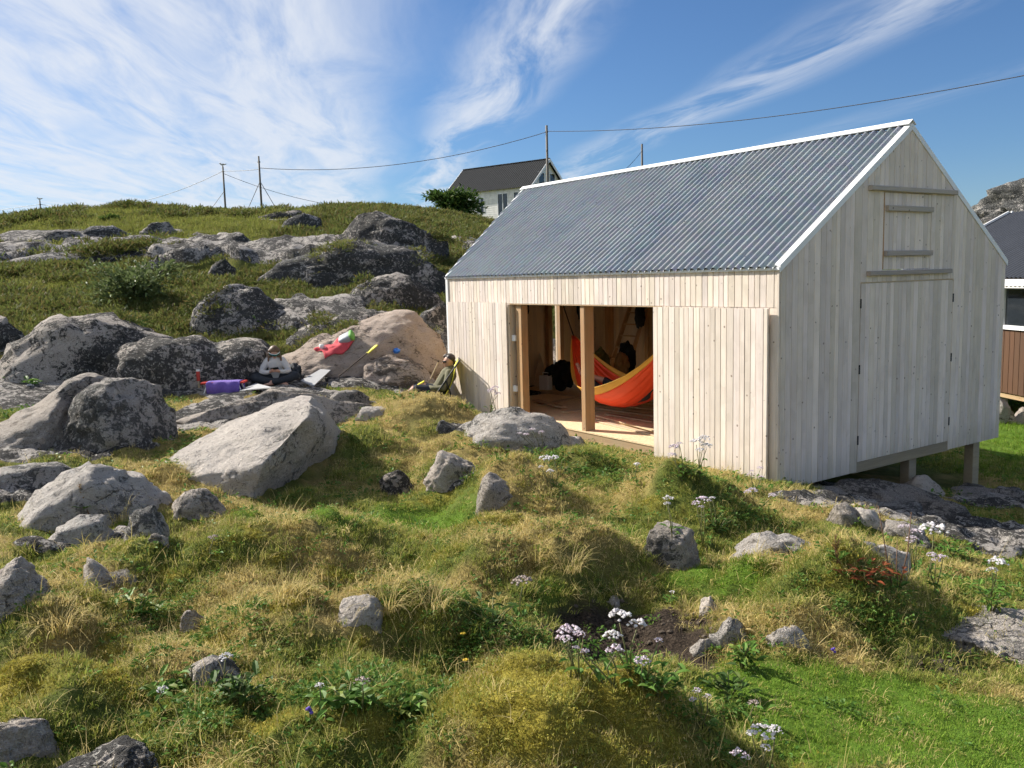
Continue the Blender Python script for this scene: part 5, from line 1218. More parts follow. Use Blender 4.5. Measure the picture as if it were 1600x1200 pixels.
def lying_person():
    root = thing('person', 'person lying in the orange hammock, bare foot showing over the yellow border', 'person', shed_pt(*hc), SR); b = Body()
    def q(t, w, h): p = Vector(hpt(t, w)); return (p.x, p.y, p.z + h)
    b.limb((*q(.40, 0, .12), .12), (*q(.52, 0, .13), .115), (*q(.62, 0, .13), .125), (*q(.69, 0, .12), .09), (*q(.73, 0, .11), .05)); hd = Vector(q(.79, 0, .12)); b.blob(hd, (.1, .09, .1)); b.limb((hd.x, hd.y, hd.z + .08, .03), (hd.x, hd.y, hd.z + .1, .015))
    for e in (-1, 1):
        b.limb((*q(.66, e * .45, .10), .05), (*q(.55, e * .6, .10), .042), (*q(.47, e * .35, .18), .03)); hand(b, q(.47, e * .35, .18), (-.8, .3 * e, 0), (0, 0, 1), .5)
        b.limb((*q(.42, e * .2, .10), .09), (*q(.30, e * .25, .12), .075), (*q(.24, e * .25, .08), .06), (*q(.19, e * .18 + .3, .06), .042)); an = Vector(q(.175, e * .18 + .35, .08)); foot(b, an, (-.1, -.25, .95), 1., (.9, .3, .2))
    b.build('body', M['skin'], root, .012, 3)
    c = Body(); c.limb((*q(.40, 0, .12), .135), (*q(.52, 0, .13), .13), (*q(.62, 0, .13), .14), (*q(.69, 0, .12), .1)); c.build('shirt', M['charcoal'], root, .014, 3)
    t = Body()
    for e in (-1, 1): t.limb((*q(.42, e * .2, .10), .1), (*q(.30, e * .25, .12), .085), (*q(.24, e * .25, .08), .07))
    t.build('trousers', M['navy'], root, .014, 3)
    h = Body(); h.blob(hd + Vector((.02, 0, .01)), (.11, .1, .1)); h.build('hair', M['hair_d'], root, .012, 2)
lying_person()

# ------------------------------------------------------------------ gear on the rocks
def draped(name, lab, cat, quad, mat, thick, nx=20, ny=16, wr=.012, seed=1, off=.01):
    """cloth laid over rock and ground, corners given in photo pixels"""
    q = [np.array(hit(*c)[0]) for c in quad]; c0 = sum(q) / 4; v = []
    for j in range(ny + 1):
        for i in range(nx + 1):
            a, b_ = i / nx, j / ny; p = (q[0] * (1 - a) + q[1] * a) * (1 - b_) + (q[3] * (1 - a) + q[2] * a) * b_
            nz = fbm(np.array([[p[0], p[1], 0.]]), 3., 2, seed)[0]; e = .05 * nz; x, y = p[0] + e, p[1] + e * .7
            z = top_z(x, y); v.append((x, y, min(max(z, p[2] - .2), p[2] + .10)))
    v = np.array(v); w = fbm(v * np.array([1, 1, 0]), 9, 3, seed + 4) + .6 * np.sin((v[:, 0] * .8 + v[:, 1]) * 24 + 3 * fbm(v, 2, 2, seed)); v[:, 2] += off + wr * (1 + w)
    f = [(j * (nx + 1) + i, j * (nx + 1) + i + 1, (j + 1) * (nx + 1) + i + 1, (j + 1) * (nx + 1) + i) for j in range(ny) for i in range(nx)]
    o = link(name, new_mesh(name, v - c0, f, True), M[mat], loc=c0); o.modifiers.new('thickness', 'SOLIDIFY').thickness = thick; tag(o, lab, cat); return o
def plate(name, lab, cat, quad, mat, th):
    q = [np.array(hit(*c)[0]) for c in quad]; c0 = sum(q) / 4; A = np.array(q) - c0; nrm = np.linalg.svd(A)[2][2]; nrm = nrm if nrm[2] > 0 else -nrm; A = A - np.outer(A @ nrm, nrm); up_ = nrm * (.03 + th)
    o = MB().poly([tuple(a + nrm * .03) for a in A] + [tuple(a + up_) for a in A], [(3, 2, 1, 0), (4, 5, 6, 7), (0, 1, 5, 4), (1, 2, 6, 5), (2, 3, 7, 6), (3, 0, 4, 7)]).build(name, M[mat], None, loc=c0); return tag(o, lab, cat)
draped('fleece_blanket', 'coral red fleece spread on the pinkish rock', 'blanket', [(490,550),(538,526),(553,536),(508,563)], 'coral', .02, wr=.014, seed=3)
def pillow(px, py, lab):
    p, n, d = hit(px, py); s = 25 * d / FPX; root = thing('pillow', lab, 'pillow', (p.x, p.y, p.z + .06)); root.rotation_euler = (.55, -.42, -.1)
    v, f = ICO[4]; q = np.sign(v) * np.abs(v) ** .6 * np.array([s * .5, s * .38, .075])
    a = v[:, 0] + .5 * v[:, 1] > .5; 
    link('cushion', np_mesh('cushion', q, f), M['grey_cushion'], root)
    q2 = q[:, :] * np.array([.28, 1.04, 1.08]) + np.array([s * .40, 0, 0]); link('cover_end', np_mesh('cover_end', q2, f), M['green_cloth'], root)
pillow(541, 533, 'grey and green camping pillow on the coral fleece')
p, n, d = hit(503, 548); can_ = thing('cup', 'small white cup on the lower end of the coral fleece', 'cup', (p.x, p.y, p.z + .03)); MB().tube([(0, 0, 0), (0, 0, .09)], [.04, .05], 12).build('bowl', M['white'], can_, True); MB().tube([(.048, 0, .07), (.075, 0, .06), (.075, 0, .03), (.042, 0, .02)], .007, 6).build('handle', M['white'], can_)
plate('foam_mat', 'grey foam sleeping mat right of the seated woman', 'mat', [(470,601),(501,577),(517,585),(490,605)], 'grey_foam', .02)
plate('foam_mat', 'pale grey mat strip left of the seated woman\'s feet', 'mat', [(374,612),(400,602),(426,607),(400,617)], 'grey_foam', .015)
p, n, d = hit(398, 600); cl = cloth_lump('dark_bag', 'small black bag behind the seated woman\'s elbow', 'bag', (0, 0, 0), .2, .12, .1, 'black', 21); cl.location = (p.x, p.y + .1, p.z)
p, n, d = hit(456, 592); cl = cloth_lump('folded_jacket', 'dark folded jacket beside the seated woman\'s shoulder', 'jacket', (0, 0, 0), .16, .12, .12, 'charcoal', 22); cl.location = (p.x, p.y + .2, p.z)
# red bench with purple towel
pa, pb_ = P(318, 610, 14.6), P(384, 607, 14.6); mid = (pa + pb_) / 2; mid[2] = max(mid[2], top_z(mid[0], mid[1]) + .13); Lb = np.linalg.norm(pb_ - pa); hgt = .20
bench = thing('red_board', 'narrow red bench with low legs under a purple towel', 'bench', (mid[0], mid[1], mid[2]), .02)
MB().cbox(-Lb / 2, Lb / 2, -.13, .13, -.015, .015, .006).build('seat', M['red'], bench)
gmid = gz(mid[0], mid[1]) - mid[2]
for e in (-1, 1):
    for s in (-1, 1): MB().tube([(e * Lb * .36, s * .09, -.015), (e * Lb * .44, s * .11, min(gmid - .03, -.18))], .014, 6).build('leg', M['white'], bench)
v = []; f = []; xs_ = np.linspace(-.25, .30, 22); prof = [(.17, -.20), (.16, -.08), (.142, .012), (.10, .024), (0, .026), (-.10, .024), (-.142, .012), (-.16, -.08), (-.17, -.21)]
for x in xs_:
    for k, (y, z) in enumerate(prof): v.append((x + .008 * math.sin(k * 2 + x * 9), y + .012 * math.sin(x * 30 + k), z - .02 * math.sin(x * 7) * (abs(k - 4) > 2)))
for i in range(len(xs_) - 1):
    for k in range(8): f.append((i * 9 + k, i * 9 + k + 1, i * 9 + 10 + k, i * 9 + 9 + k))
tw = MB().poly(v, f).build('towel', M['purple'], None, True, loc=mid); tw.modifiers.new('thickness', 'SOLIDIFY').thickness = .008; tag(tw, 'purple towel draped over the narrow red bench', 'towel')
p, n, d = hit(311, 606); sp_ = thing('red_handled_tool', 'red-gripped tool stuck upright in grass behind the towel', 'tool', (p.x, p.y, p.z)); hh = 26 * d / FPX
MB().tube([(0, 0, -.1), (0, 0, hh * .45)], .018, 8).build('blade', M['plank'], sp_); MB().tube([(0, 0, hh * .42), (0, 0, hh)], .032, 8).build('grip', M['red'], sp_); MB().tube([(0, 0, hh), (0, 0, hh + .03)], .034, 8).build('pommel', M['white'], sp_)
p, n, d = hit(620, 552); bl = cloth_lump('blue_bottle', 'scrap of bright blue cloth on the brown-flanked lump', 'cloth', (0, 0, 0), .07, .05, .05, 'blue', 23, sub=4); bl.location = (p.x, p.y, p.z - .01)
pa, pb_ = np.array(hit(530, 592)[0]), np.array(hit(590, 548)[0]); st = thing('paddle', 'yellow-bladed paddle lying against the rock below the fleece', 'paddle', pa + np.array([0, -.03, .05])); dv = pb_ - pa + np.array([0, -.02, .06])
MB().tube([(0, 0, 0), dv * .78], .014, 7).build('shaft', M['bark'], st); MB().beam(dv * .74, dv, .09, .02).build('blade', M['lemon'], st)

# ------------------------------------------------------------------ vegetation
def ribbon_tuft(n, ln, wd, spread, lean, seed, seg=3, droop=1., name='tuft'):
    rg = np.random.default_rng(seed); v = []; f = []
    for _ in range(n):
        a = rg.uniform(0, 2 * math.pi); r = spread * math.sqrt(rg.uniform()); x, y = r * math.cos(a), r * math.sin(a)
        b = a + rg.normal() * .9; L = ln * rg.uniform(.55, 1.2); w = wd * rg.uniform(.7, 1.25); cu = lean * rg.uniform(.3, 1.3); el = math.pi / 2 - .25 * cu
        p = np.array([x, y, -.01]); sd = np.array([-math.sin(b), math.cos(b), 0]) ; i0 = len(v)
        for s in range(seg + 1):
            k = w * (1 - .8 * s / seg) * (.5 if s == seg else 1)
            v.append(tuple(p - sd * k / 2)); v.append(tuple(p + sd * k / 2))
            p = p + np.array([math.cos(b) * math.cos(el), math.sin(b) * math.cos(el), math.sin(el)]) * L / seg; el -= cu * droop / seg * 1.2
        for s in range(seg): f.append((i0 + 2 * s, i0 + 2 * s + 1, i0 + 2 * s + 3, i0 + 2 * s + 2))
    return np_mesh(name, np.array(v), np.array(f), True)
def leaf_shape(p, d, n, L, w, fold=.25):
    d = d / np.linalg.norm(d); s = np.cross(d, n); s /= np.linalg.norm(s) + 1e-6; n = np.cross(s, d)
    q = [p, p + d * L * .35 + s * w * .5 + n * fold * w, p + d * L * .35 - s * w * .5 + n * fold * w, p + d * L * .38, p + d * L * .72 + s * w * .38 + n * fold * w * .6, p + d * L * .72 - s * w * .38 + n * fold * w * .6, p + d * L * .74 - n * .04 * L, p + d * L - n * .15 * L]
    return q, [(0, 3, 1), (0, 2, 3), (3, 6, 4), (3, 4, 1), (3, 2, 5), (3, 5, 6), (6, 7, 4), (6, 5, 7)]
def leaf_clump(n, rad, hgt, L, w, seed, name='clump', up_=.6):
    rg = np.random.default_rng(seed); v = []; f = []
    for _ in range(n):
        a = rg.uniform(0, 6.283); r = rad * math.sqrt(rg.uniform()); z = hgt * rg.uniform(.1, 1) * (1 - .55 * (r / rad) ** 2)
        p = np.array([r * math.cos(a), r * math.sin(a), z]); d = np.array([math.cos(a + rg.normal() * .7), math.sin(a + rg.normal() * .7), rg.uniform(-.35, .7)]); nn = np.array([rg.normal() * .4, rg.normal() * .4, 1.])
        q, ff = leaf_shape(p, d, nn, L * rg.uniform(.6, 1.25), w * rg.uniform(.7, 1.2)); b = len(v); v += q; f += [tuple(i + b for i in t) for t in ff]
    return np_mesh(name, np.array(v), np.array(f), False)
def sprig_clump(n, rad, hgt, seed, lw=.02, name='sprigs'):
    """low shrubby mat: many narrow upright slivers on a dome"""
    rg = np.random.default_rng(seed); v = []; f = []
    for _ in range(n):
        a = rg.uniform(0, 6.283); r = rad * math.sqrt(rg.uniform()); z = hgt * (1 - (r / rad) ** 2) * rg.uniform(.55, 1.05); p = np.array([r * math.cos(a), r * math.sin(a), z])
        d = np.array([rg.normal() * .6 + .5 * math.cos(a), rg.normal() * .6 + .5 * math.sin(a), rg.uniform(.3, 1.1)]); d /= np.linalg.norm(d); s = np.cross(d, rg.normal(size=3)); s /= np.linalg.norm(s); L = lw * rg.uniform(2., 4.5)
        b = len(v); v += [p - s * lw * .5, p + s * lw * .5, p + d * L + s * lw * .2, p + d * L - s * lw * .2]; f.append((b, b + 1, b + 2, b + 3))
    return np_mesh(name, np.array(v), np.array(f), False)

def scatter(name, label, cat, protos, mat, pts, rot, scl, idx):
    """one mass of instanced tufts (geometry nodes on a point mesh)"""
    me = bpy.data.meshes.new(name); me.vertices.add(len(pts)); me.vertices.foreach_set('co', np.asarray(pts, np.float32).ravel())
    a = me.attributes.new('rot', 'FLOAT_VECTOR', 'POINT'); a.data.foreach_set('vector', np.asarray(rot, np.float32).ravel())
    a = me.attributes.new('scl', 'FLOAT_VECTOR', 'POINT'); a.data.foreach_set('vector', np.asarray(scl, np.float32).ravel())
    a = me.attributes.new('idx', 'INT', 'POINT'); a.data.foreach_set('value', np.asarray(idx, np.int32))
    col = bpy.data.collections.new(name + '_kinds')
    for k, pm in enumerate(protos):
        pm.materials.append(mat); po = bpy.data.objects.new('%s_kind_%02d' % (name, k), pm); col.objects.link(po)
    ng = bpy.data.node_groups.new(name + '_scatter', 'GeometryNodeTree'); ng.interface.new_socket('Geometry', in_out='INPUT', socket_type='NodeSocketGeometry'); ng.interface.new_socket('Geometry', in_out='OUTPUT', socket_type='NodeSocketGeometry')
    n = ng.nodes; l = ng.links; gi = n.new('NodeGroupInput'); go = n.new('NodeGroupOutput'); ip = n.new('GeometryNodeInstanceOnPoints'); ci = n.new('GeometryNodeCollectionInfo')
    ci.inputs['Collection'].default_value = col; ci.inputs['Separate Children'].default_value = True; ci.inputs['Reset Children'].default_value = True
    def att(nm, ty):
        x = n.new('GeometryNodeInputNamedAttribute'); x.data_type = ty; x.inputs['Name'].default_value = nm; return x.outputs['Attribute']
    l.new(gi.outputs[0], ip.inputs['Points']); l.new(ci.outputs[0], ip.inputs['Instance']); ip.inputs['Pick Instance'].default_value = True
    l.new(att('idx', 'INT'), ip.inputs['Instance Index']); l.new(att('rot', 'FLOAT_VECTOR'), ip.inputs['Rotation']); l.new(att('scl', 'FLOAT_VECTOR'), ip.inputs['Scale']); l.new(ip.outputs[0], go.inputs[0])
    o = link(name, me, None); md = o.modifiers.new('scatter', 'NODES'); md.node_group = ng; tag(o, label, cat, kind='stuff')
    return o
def sample(n, r0, r1, dens, seed, a0=-.70, a1=.80):
    """random ground points between two distances, dens(r) per unit area"""
    rg = np.random.default_rng(seed); r = np.linspace(r0, r1, 4000); c = np.cumsum(dens(r) * r); c /= c[-1]
    rr = np.interp(rg.uniform(size=n), c, r); aa = rg.uniform(a0, a1, n); return np.sin(aa) * rr, np.cos(aa) * rr, rr
EXCL = []
for _px, _py, _r in ((432, 602, .55), (350, 612, .5), (683, 632, .5), (655, 632, .35), (480, 600, .35)):
    _p, _n, _dd = hit(_px, _py); EXCL.append((_p.x, _p.y, _r))
def free_mask(X, Y, Z, pad=.0, excl=True, onrock=None):
    sh = np.stack([-((X - ORG[0]) * SU[0] + (Y - ORG[1]) * SU[1]), (X - ORG[0]) * SV[0] + (Y - ORG[1]) * SV[1]], -1)
    ok = ~((sh[:, 0] > -10) & (sh[:, 0] < .05) & (sh[:, 1] > -.06) & (sh[:, 1] < 5.3) & (sh[:, 0] > -(L0 + (LB - L0) * sh[:, 1] / SW) - .05))
    for ex, ey, er in (EXCL if excl else []): ok &= np.hypot(X - ex, Y - ey) > er
    for k in np.nonzero(ok)[0]:
        h = RT.ray_cast(Vector((X[k], Y[k], Z[k] + 8)), Vector((0, 0, -1)))
        if h[0] is not None and h[0].z > Z[k] + pad:
            if onrock is not None and h[1].z > .72 and onrock[k]: Z[k] = h[0].z
            else: ok[k] = False
    return ok
def slope_dir(X, Y, e=.12):
    gx = (ground_z(X + e, Y) - ground_z(X - e, Y)) / (2 * e); gy = (ground_z(X, Y + e) - ground_z(X, Y - e)) / (2 * e); return gx, gy
def lay(name, label, cat, protos, mat, X, Y, s, sz=None, seed=0, lean=.5, sink=0., downhill=0.):
    Z = ground_z(X, Y); onr = fbm(np.stack([X, Y, X * 0], -1), .55, 3, 99) > .16 if name in ('heather_mat', 'hill_grass') else None
    ok = free_mask(X, Y, Z, .05, 'turf' not in name, onr); X, Y, Z, s = X[ok], Y[ok], Z[ok], s[ok]; rg = np.random.default_rng(seed)
    gx, gy = slope_dir(X, Y); n = len(X)
    rot = np.stack([np.clip(gy, -1, 1) * lean + rg.normal(size=n) * .1, -np.clip(gx, -1, 1) * lean + rg.normal(size=n) * .1, rg.uniform(0, 6.283, n)], -1)
    sc = np.stack([s, s, s * (1 if sz is None else sz[ok] if hasattr(sz, '__len__') else sz)], -1)
    print(name, n)
    return scatter(name, label, cat, protos, mat, np.stack([X, Y, Z - sink], -1), rot, sc, rg.integers(0, len(protos), n))

def dens_near(r): return 1 / (1 + (r / 5.) ** 2.2)
def near_pts(n, seed, r0=2.9, r1=19): return sample(n, r0, r1, dens_near, seed)
def fsz(r): return np.clip(.75 + r / 16, .9, 2.)
rg5 = np.random.default_rng(55)
# short green grass everywhere that is not dry, moss or soil
X, Y, R_ = near_pts(49719, 1); cv = cover(X, Y); so = np.maximum(soil_mask(X, Y), rock_mask(X, Y) > .5); hm = hill_mask(X, Y)
keep = rg5.uniform(size=len(X)) < (1 - so) * (1 - .75 * cv[:, 0]) * (1 - .85 * cv[:, 1]) * (1 - cv[:, 2]) * (1 - .6 * hm)
lay('green_grass', 'short green grass in the hollows of the moor', 'grass', [ribbon_tuft(26, .040, .0045, .06, 1.3, 100 + k) for k in range(5)], M['g_green'], X[keep], Y[keep], fsz(R_[keep]) * rg5.uniform(.7, 1.35, keep.sum()), seed=1)
X, Y, R_ = near_pts(54239, 2); cv = cover(X, Y); so = np.maximum(soil_mask(X, Y), rock_mask(X, Y) > .5)
keep = rg5.uniform(size=len(X)) < (1 - so) * cv[:, 2]
lay('lawn_grass', 'bright green mown grass at the lower right', 'grass', [ribbon_tuft(28, .022, .0042, .065, .9, 120 + k) for k in range(5)], M['g_lawn'], X[keep], Y[keep], fsz(R_[keep]) * rg5.uniform(.75, 1.25, keep.sum()), seed=2)
X, Y, R_ = near_pts(38420, 3); cv = cover(X, Y); so = np.maximum(soil_mask(X, Y), rock_mask(X, Y) > .5); hm = hill_mask(X, Y); q3 = np.stack([X, Y, X * 0], -1)
keep = rg5.uniform(size=len(X)) < (1 - so) * cv[:, 0] * (1 - cv[:, 3]) * np.clip(.45 + 1.5 * fbm(q3, 2.2, 3, 91), .04, 1) * (1 - .6 * hm) * np.clip((13 - R_) / 3, .1, 1)
lay('dry_grass', 'long straw-coloured grass draped over the hummocks', 'grass', [ribbon_tuft(24, .10, .004, .06, 2.8, 140 + k, seg=4) for k in range(6)], M['g_dry'], X[keep], Y[keep], fsz(R_[keep]) * (.35 + 1.0 * rg5.uniform(size=keep.sum()) ** 2.5), seed=3, lean=1.1)
X, Y, R_ = near_pts(47459, 4); cv = cover(X, Y); so = np.maximum(soil_mask(X, Y), rock_mask(X, Y) > .5)
keep = rg5.uniform(size=len(X)) < (1 - so) * cv[:, 0] * .9
lay('short_dry_turf', 'short bleached turf between the long straw', 'grass', [ribbon_tuft(28, .032, .0042, .065, 1.5, 160 + k) for k in range(4)], M['g_dry'], X[keep], Y[keep], fsz(R_[keep]) * rg5.uniform(.7, 1.2, keep.sum()), seed=4)
X, Y, R_ = near_pts(101699, 5, 2.9, 11); cv = cover(X, Y); so = np.maximum(soil_mask(X, Y), rock_mask(X, Y) > .5)
keep = rg5.uniform(size=len(X)) < (1 - so) * cv[:, 1]
lay('moss', 'yellow-green moss cushioning the hummocks', 'moss', [ribbon_tuft(34, .011, .006, .045, 1.6, 180 + k, seg=2) for k in range(4)], M['g_moss'], X[keep], Y[keep], fsz(R_[keep]) * rg5.uniform(.8, 1.3, keep.sum()), seed=5)
X, Y, R_ = near_pts(3400, 6, 2.9, 15); so = np.maximum(soil_mask(X, Y), rock_mask(X, Y) > .5); cv = cover(X, Y); keep = rg5.uniform(size=len(X)) < (1 - so) * (1 - cv[:, 2]) * (1 - .8 * cv[:, 3])
lay('bent_grass_stems', 'scattered long bleached grass stems above the turf', 'grass', [ribbon_tuft(5, .19, .0032, .04, 1.2 + .4 * k, 190 + k, seg=4) for k in range(5)], M['g_dry'], X[keep], Y[keep], rg5.uniform(.5, 1.3, keep.sum()), seed=6, lean=1.)
# leafy ground cover in the damp hollows
HERB = [(760,990,90,36),(330,1000,90,50),(220,950,80,40),(620,1080,170,60),(1000,1080,110,40),(380,1110,130,50),(1120,1100,90,36),(900,740,90,22),(1150,800,60,24),(1160,1020,40,24),(1400,960,90,30),(1330,960,60,20),(860,720,60,14),(1560,920,80,20),(940,1040,110,26),(700,940,70,40),(30,650,60,24),(440,470,90,14),(820,1010,80,30)]
hx = []; hy = []; hr = []
for px, py, rx, ry in HERB:
    p, n, d = hit_ground(px, py); vs = max(.15, (CAM[2] - p.z) / d); m = int(95 * (rx * ry) / 4000); dr = np.array([p.x, p.y]) / math.hypot(p.x, p.y); a = rg5.normal(size=m) * rx * d / FPX * .55; b = rg5.normal(size=m) * ry * d / FPX / vs * .5
    hx += list(p.x + a * dr[1] + b * dr[0]); hy += list(p.y - a * dr[0] + b * dr[1]); hr += [d] * m
X, Y, R_ = near_pts(2600, 8); X = np.r_[np.array(hx), X]; Y = np.r_[np.array(hy), Y]; cv = cover(X, Y); keep = (cv[:, 1] < .4) & (rock_mask(X, Y) < .5) & (np.hypot(X, Y) > 2.9) & ((cv[:, 2] < .5) | (rg5.uniform(size=len(X)) < .25))
lay('leafy_ground_cover', 'low leafy herbs filling the green hollows', 'ground cover', [leaf_clump(16, .07, .05, .036, .019, 200 + k) for k in range(5)], M['leaf'], X[keep], Y[keep], np.clip(np.hypot(X, Y)[keep] / 7, .8, 1.8) * rg5.uniform(.6, 1.25, keep.sum()), seed=8)
# hill: grass and heather mats
def dens_hill(r): return 1 / (1 + (r / 24) ** 1.6)
X, Y, R_ = sample(52000, 14.5, 70, dens_hill, 9, -.66, .1); q3 = np.stack([X, Y, X * 0], -1); nz = fbm(q3, .22, 4, 95); nz2 = fbm(q3, .8, 3, 96); hm = hill_mask(X, Y) * (rock_mask(X, Y) < .45)
heath = np.clip((nz * 1.2 + .35 * nz2 + .12 + .22 * np.clip((36 - R_) / 14, 0, 1)) * 4, 0, 1); u_ = rg5.uniform(size=len(X))
k1 = (u_ < hm * (1 - heath * .85)); k2 = (rg5.uniform(size=len(X)) < hm * heath * .7)
lay('hill_grass', 'olive green grass covering the hill', 'grass', [ribbon_tuft(30, .13, .012, .2, 1.9, 220 + k) for k in range(5)], M['g_hill'], X[k1], Y[k1], rg5.uniform(.6, 1.4, k1.sum()) * np.clip(R_[k1] / 28, .7, 1.8), seed=9)
lay('heather_mat', 'dark heather and juniper mats on the hill', 'heather', [sprig_clump(70, .34, .2, 240 + k, .028) for k in range(5)], M['g_heath'], X[k2], Y[k2], rg5.uniform(.6, 1.5, k2.sum()) * np.clip(R_[k2] / 28, .7, 1.6), seed=10)
X, Y, R_ = sample(8000, 14, 60, dens_hill, 12, .38, .82); lay('far_meadow_grass', 'green grass around the brown cabin', 'grass', [ribbon_tuft(18, .12, .012, .15, 1.2, 260 + k) for k in range(3)], M['g_lawn'], X, Y, rg5.uniform(.7, 1.2, len(X)) * np.clip(R_ / 22, .7, 2.2), seed=12)

def clod(seed):
    v, f = ico(2); n = fbm(v + seed * 3.3, 1.5, 2, seed); return np_mesh('clod', v * np.array([1, .8, .6]) * (1 + .5 * n)[:, None] * .012, f, False)
M['clod'] = blade_mat('soil_crumb', (.05, .038, .028), (.10, .08, .06), (.22, .19, .15), 0., .9)
X, Y, R_ = sample(9000, 3.8, 8, lambda r: r * 0 + 1., 71, -.1, .6); keep = (soil_mask(X, Y) > .35)
lay('soil_crumbs', 'crumbs of dark soil and small stones on the bare patch', 'soil', [clod(k) for k in range(5)], M['clod'], X[keep], Y[keep], .4 + 1.5 * rg5.uniform(size=keep.sum()) ** 3, seed=71)

# ------------------------------------------------------------------ bushes
def bush(name, lab, px, py, w_px, h_px, d, mat, seed, leafL=.10, n=2600):
    p = P(px, py, d); z = gz(p[0], p[1]); w = w_px * d / FPX; h = h_px * d / FPX; zb = p[2] - .12 * h; root = thing(name, lab, 'bush', (p[0], p[1], zb)); rg = np.random.default_rng(seed); br = MB(); tips = []
    h = h + p[2] - zb
    for k in range(9):
        a = k * .7 + rg.uniform(0, .4); e = np.array([math.cos(a) * w * .36 * rg.uniform(.4, 1.1), math.sin(a) * w * .3 * rg.uniform(.4, 1.1), h * rg.uniform(.55, .92)]); m = e * np.array([.4, .4, .55]); br.tube([(0, 0, -.1), m, e], [.05, .03, .012], 5); tips += [e, (e + m) / 2, m * 1.1]
        for j in range(3): e2 = e + rg.normal(size=3) * np.array([w * .1, w * .1, h * .08]); br.tube([m + (e - m) * .5, e2], [.018, .006], 4); tips.append(e2)
    for k in range(26): a = rg.uniform(0, 6.283); tips.append(np.array([math.cos(a) * w * .42, math.sin(a) * w * .36, h * rg.uniform(.02, .35)]) * rg.uniform(.5, 1.))
    br.build('stem', M['bark'], root, True); tips = np.array(tips); v = []; f = []
    for k in range(n):
        c = tips[rg.integers(len(tips))]; q = c + rg.normal(size=3) * np.array([w * .085, w * .085, h * .085]); q[2] = max(q[2], .04)
        d_ = q - np.array([0, 0, h * .3]); d_ = d_ / (np.linalg.norm(d_) + 1e-6) + rg.normal(size=3) * .6; ql, ff = leaf_shape(q, d_, np.array([rg.normal() * .5, rg.normal() * .5, 1.]), leafL * rg.uniform(.6, 1.3), leafL * .5 * rg.uniform(.7, 1.2)); b = len(v); v += ql; f += [tuple(i + b for i in t) for t in ff]
    link('crown', np_mesh('crown', np.array(v), np.array(f), False), M[mat], root); return root
bush('willow_bush', 'round grey-green bush on the hillside above the left rocks', 210, 482, 128, 66, 22.5, 'leaf_grey', 1, .15, 2600)
bush('juniper_bush', 'dark green bush beside the white house on the hilltop', 712, 341, 78, 36, 72., 'leaf_hill', 2, .42, 2600)
bush('juniper_bush', 'low dark bush high on the left crest above a pale outcrop', 175, 352, 28, 12, 46., 'leaf_dark', 3, .22, 700)
bush('juniper_bush', 'dark creeping bush over the whaleback rock at the left', 165, 520, 120, 26, 17.4, 'leaf_dark', 4, .09, 2200)
bush('juniper_bush', 'green low bush in front of the dark rounded rock at the left', 130, 566, 90, 22, 17.0, 'leaf_dark', 5, .09, 1500)
bush('willow_bush', 'small bright green bush above the double-humped rock', 430, 520, 60, 20, 20.5, 'leaf', 6, .10, 1200)
bush('juniper_bush', 'dark bush at the left end of the black cliff band', 420, 432, 60, 26, 29.5, 'leaf_dark', 7, .16, 1200)

# ------------------------------------------------------------------ flowering plants
def umbel(c, r, seed, n=34):
    rg = np.random.default_rng(seed); v = []; f = []
    for _ in range(n):
        a = rg.uniform(0, 6.283); q = r * math.sqrt(rg.uniform()); p = np.array([q * math.cos(a), q * math.sin(a), .55 * math.sqrt(max(r * r - q * q, 0)) + rg.normal() * r * .07]); s = r * rg.uniform(.13, .22)
        b = len(v); v += [p + np.array(o) * s for o in ((1, 0, 0), (0, 1, 0), (-1, 0, 0), (0, -1, 0), (0, 0, .8), (0, 0, -.8))]; f += [(b, b + 1, b + 4), (b + 1, b + 2, b + 4), (b + 2, b + 3, b + 4), (b + 3, b, b + 4), (b + 1, b, b + 5), (b + 2, b + 1, b + 5), (b + 3, b + 2, b + 5), (b, b + 3, b + 5)]
    return np.array(v) + c, np.array(f)
def flower_plant(lab, base, heads, mat='umbel', leaves=10, seed=1, leafL=.07, group='flowering herbs', smat='stem', name='valerian_plant', dd=None):
    """stalked plant; heads = [(px, py, diameter px)] in the photo"""
    p, n, d = hit(*base)
    if dd: d = dd; w_ = P(base[0], base[1], dd); p = Vector((w_[0], w_[1], gz(w_[0], w_[1])))
    root = thing(name, lab, 'flower', (p.x, p.y, p.z)); root['group'] = group; rg = np.random.default_rng(seed); o_ = np.array(p)
    for k, (px, py, dia) in enumerate(heads):
        t = P(px, py, d - .05 - .02 * k) - o_; r = dia * d / FPX / 2; b0 = np.array([rg.normal() * .012, rg.normal() * .012, -.03]); m = t * .55 + np.array([rg.normal() * .015, rg.normal() * .01, 0])
        stem = MB().tube([b0, m, t - np.array([0, 0, r * .3])], [.0045, .0038, .003], 5).build('stem', M[smat], root, True)
        for j in range(5): a = j * 1.256; e = t + np.array([math.cos(a) * r * .6, math.sin(a) * r * .6, r * .1]); stem.data
        v, f = umbel(t, r, seed * 7 + k); link('flower_head', np_mesh('flower_head', v, f, False), M[mat], root)
    for k in range(leaves):
        a = rg.uniform(0, 6.283); h = rg.uniform(.0, .09); q = np.array([rg.normal() * .03, rg.normal() * .03, h]); dd = np.array([math.cos(a), math.sin(a), rg.uniform(.0, .7)]); v, f = leaf_shape(q, dd, np.array([0, 0, 1.]), leafL * rg.uniform(.7, 1.3), leafL * .45)
        link('leaf', np_mesh('leaf', np.array(v), np.array(f), False), M['leaf'], root)
    return root
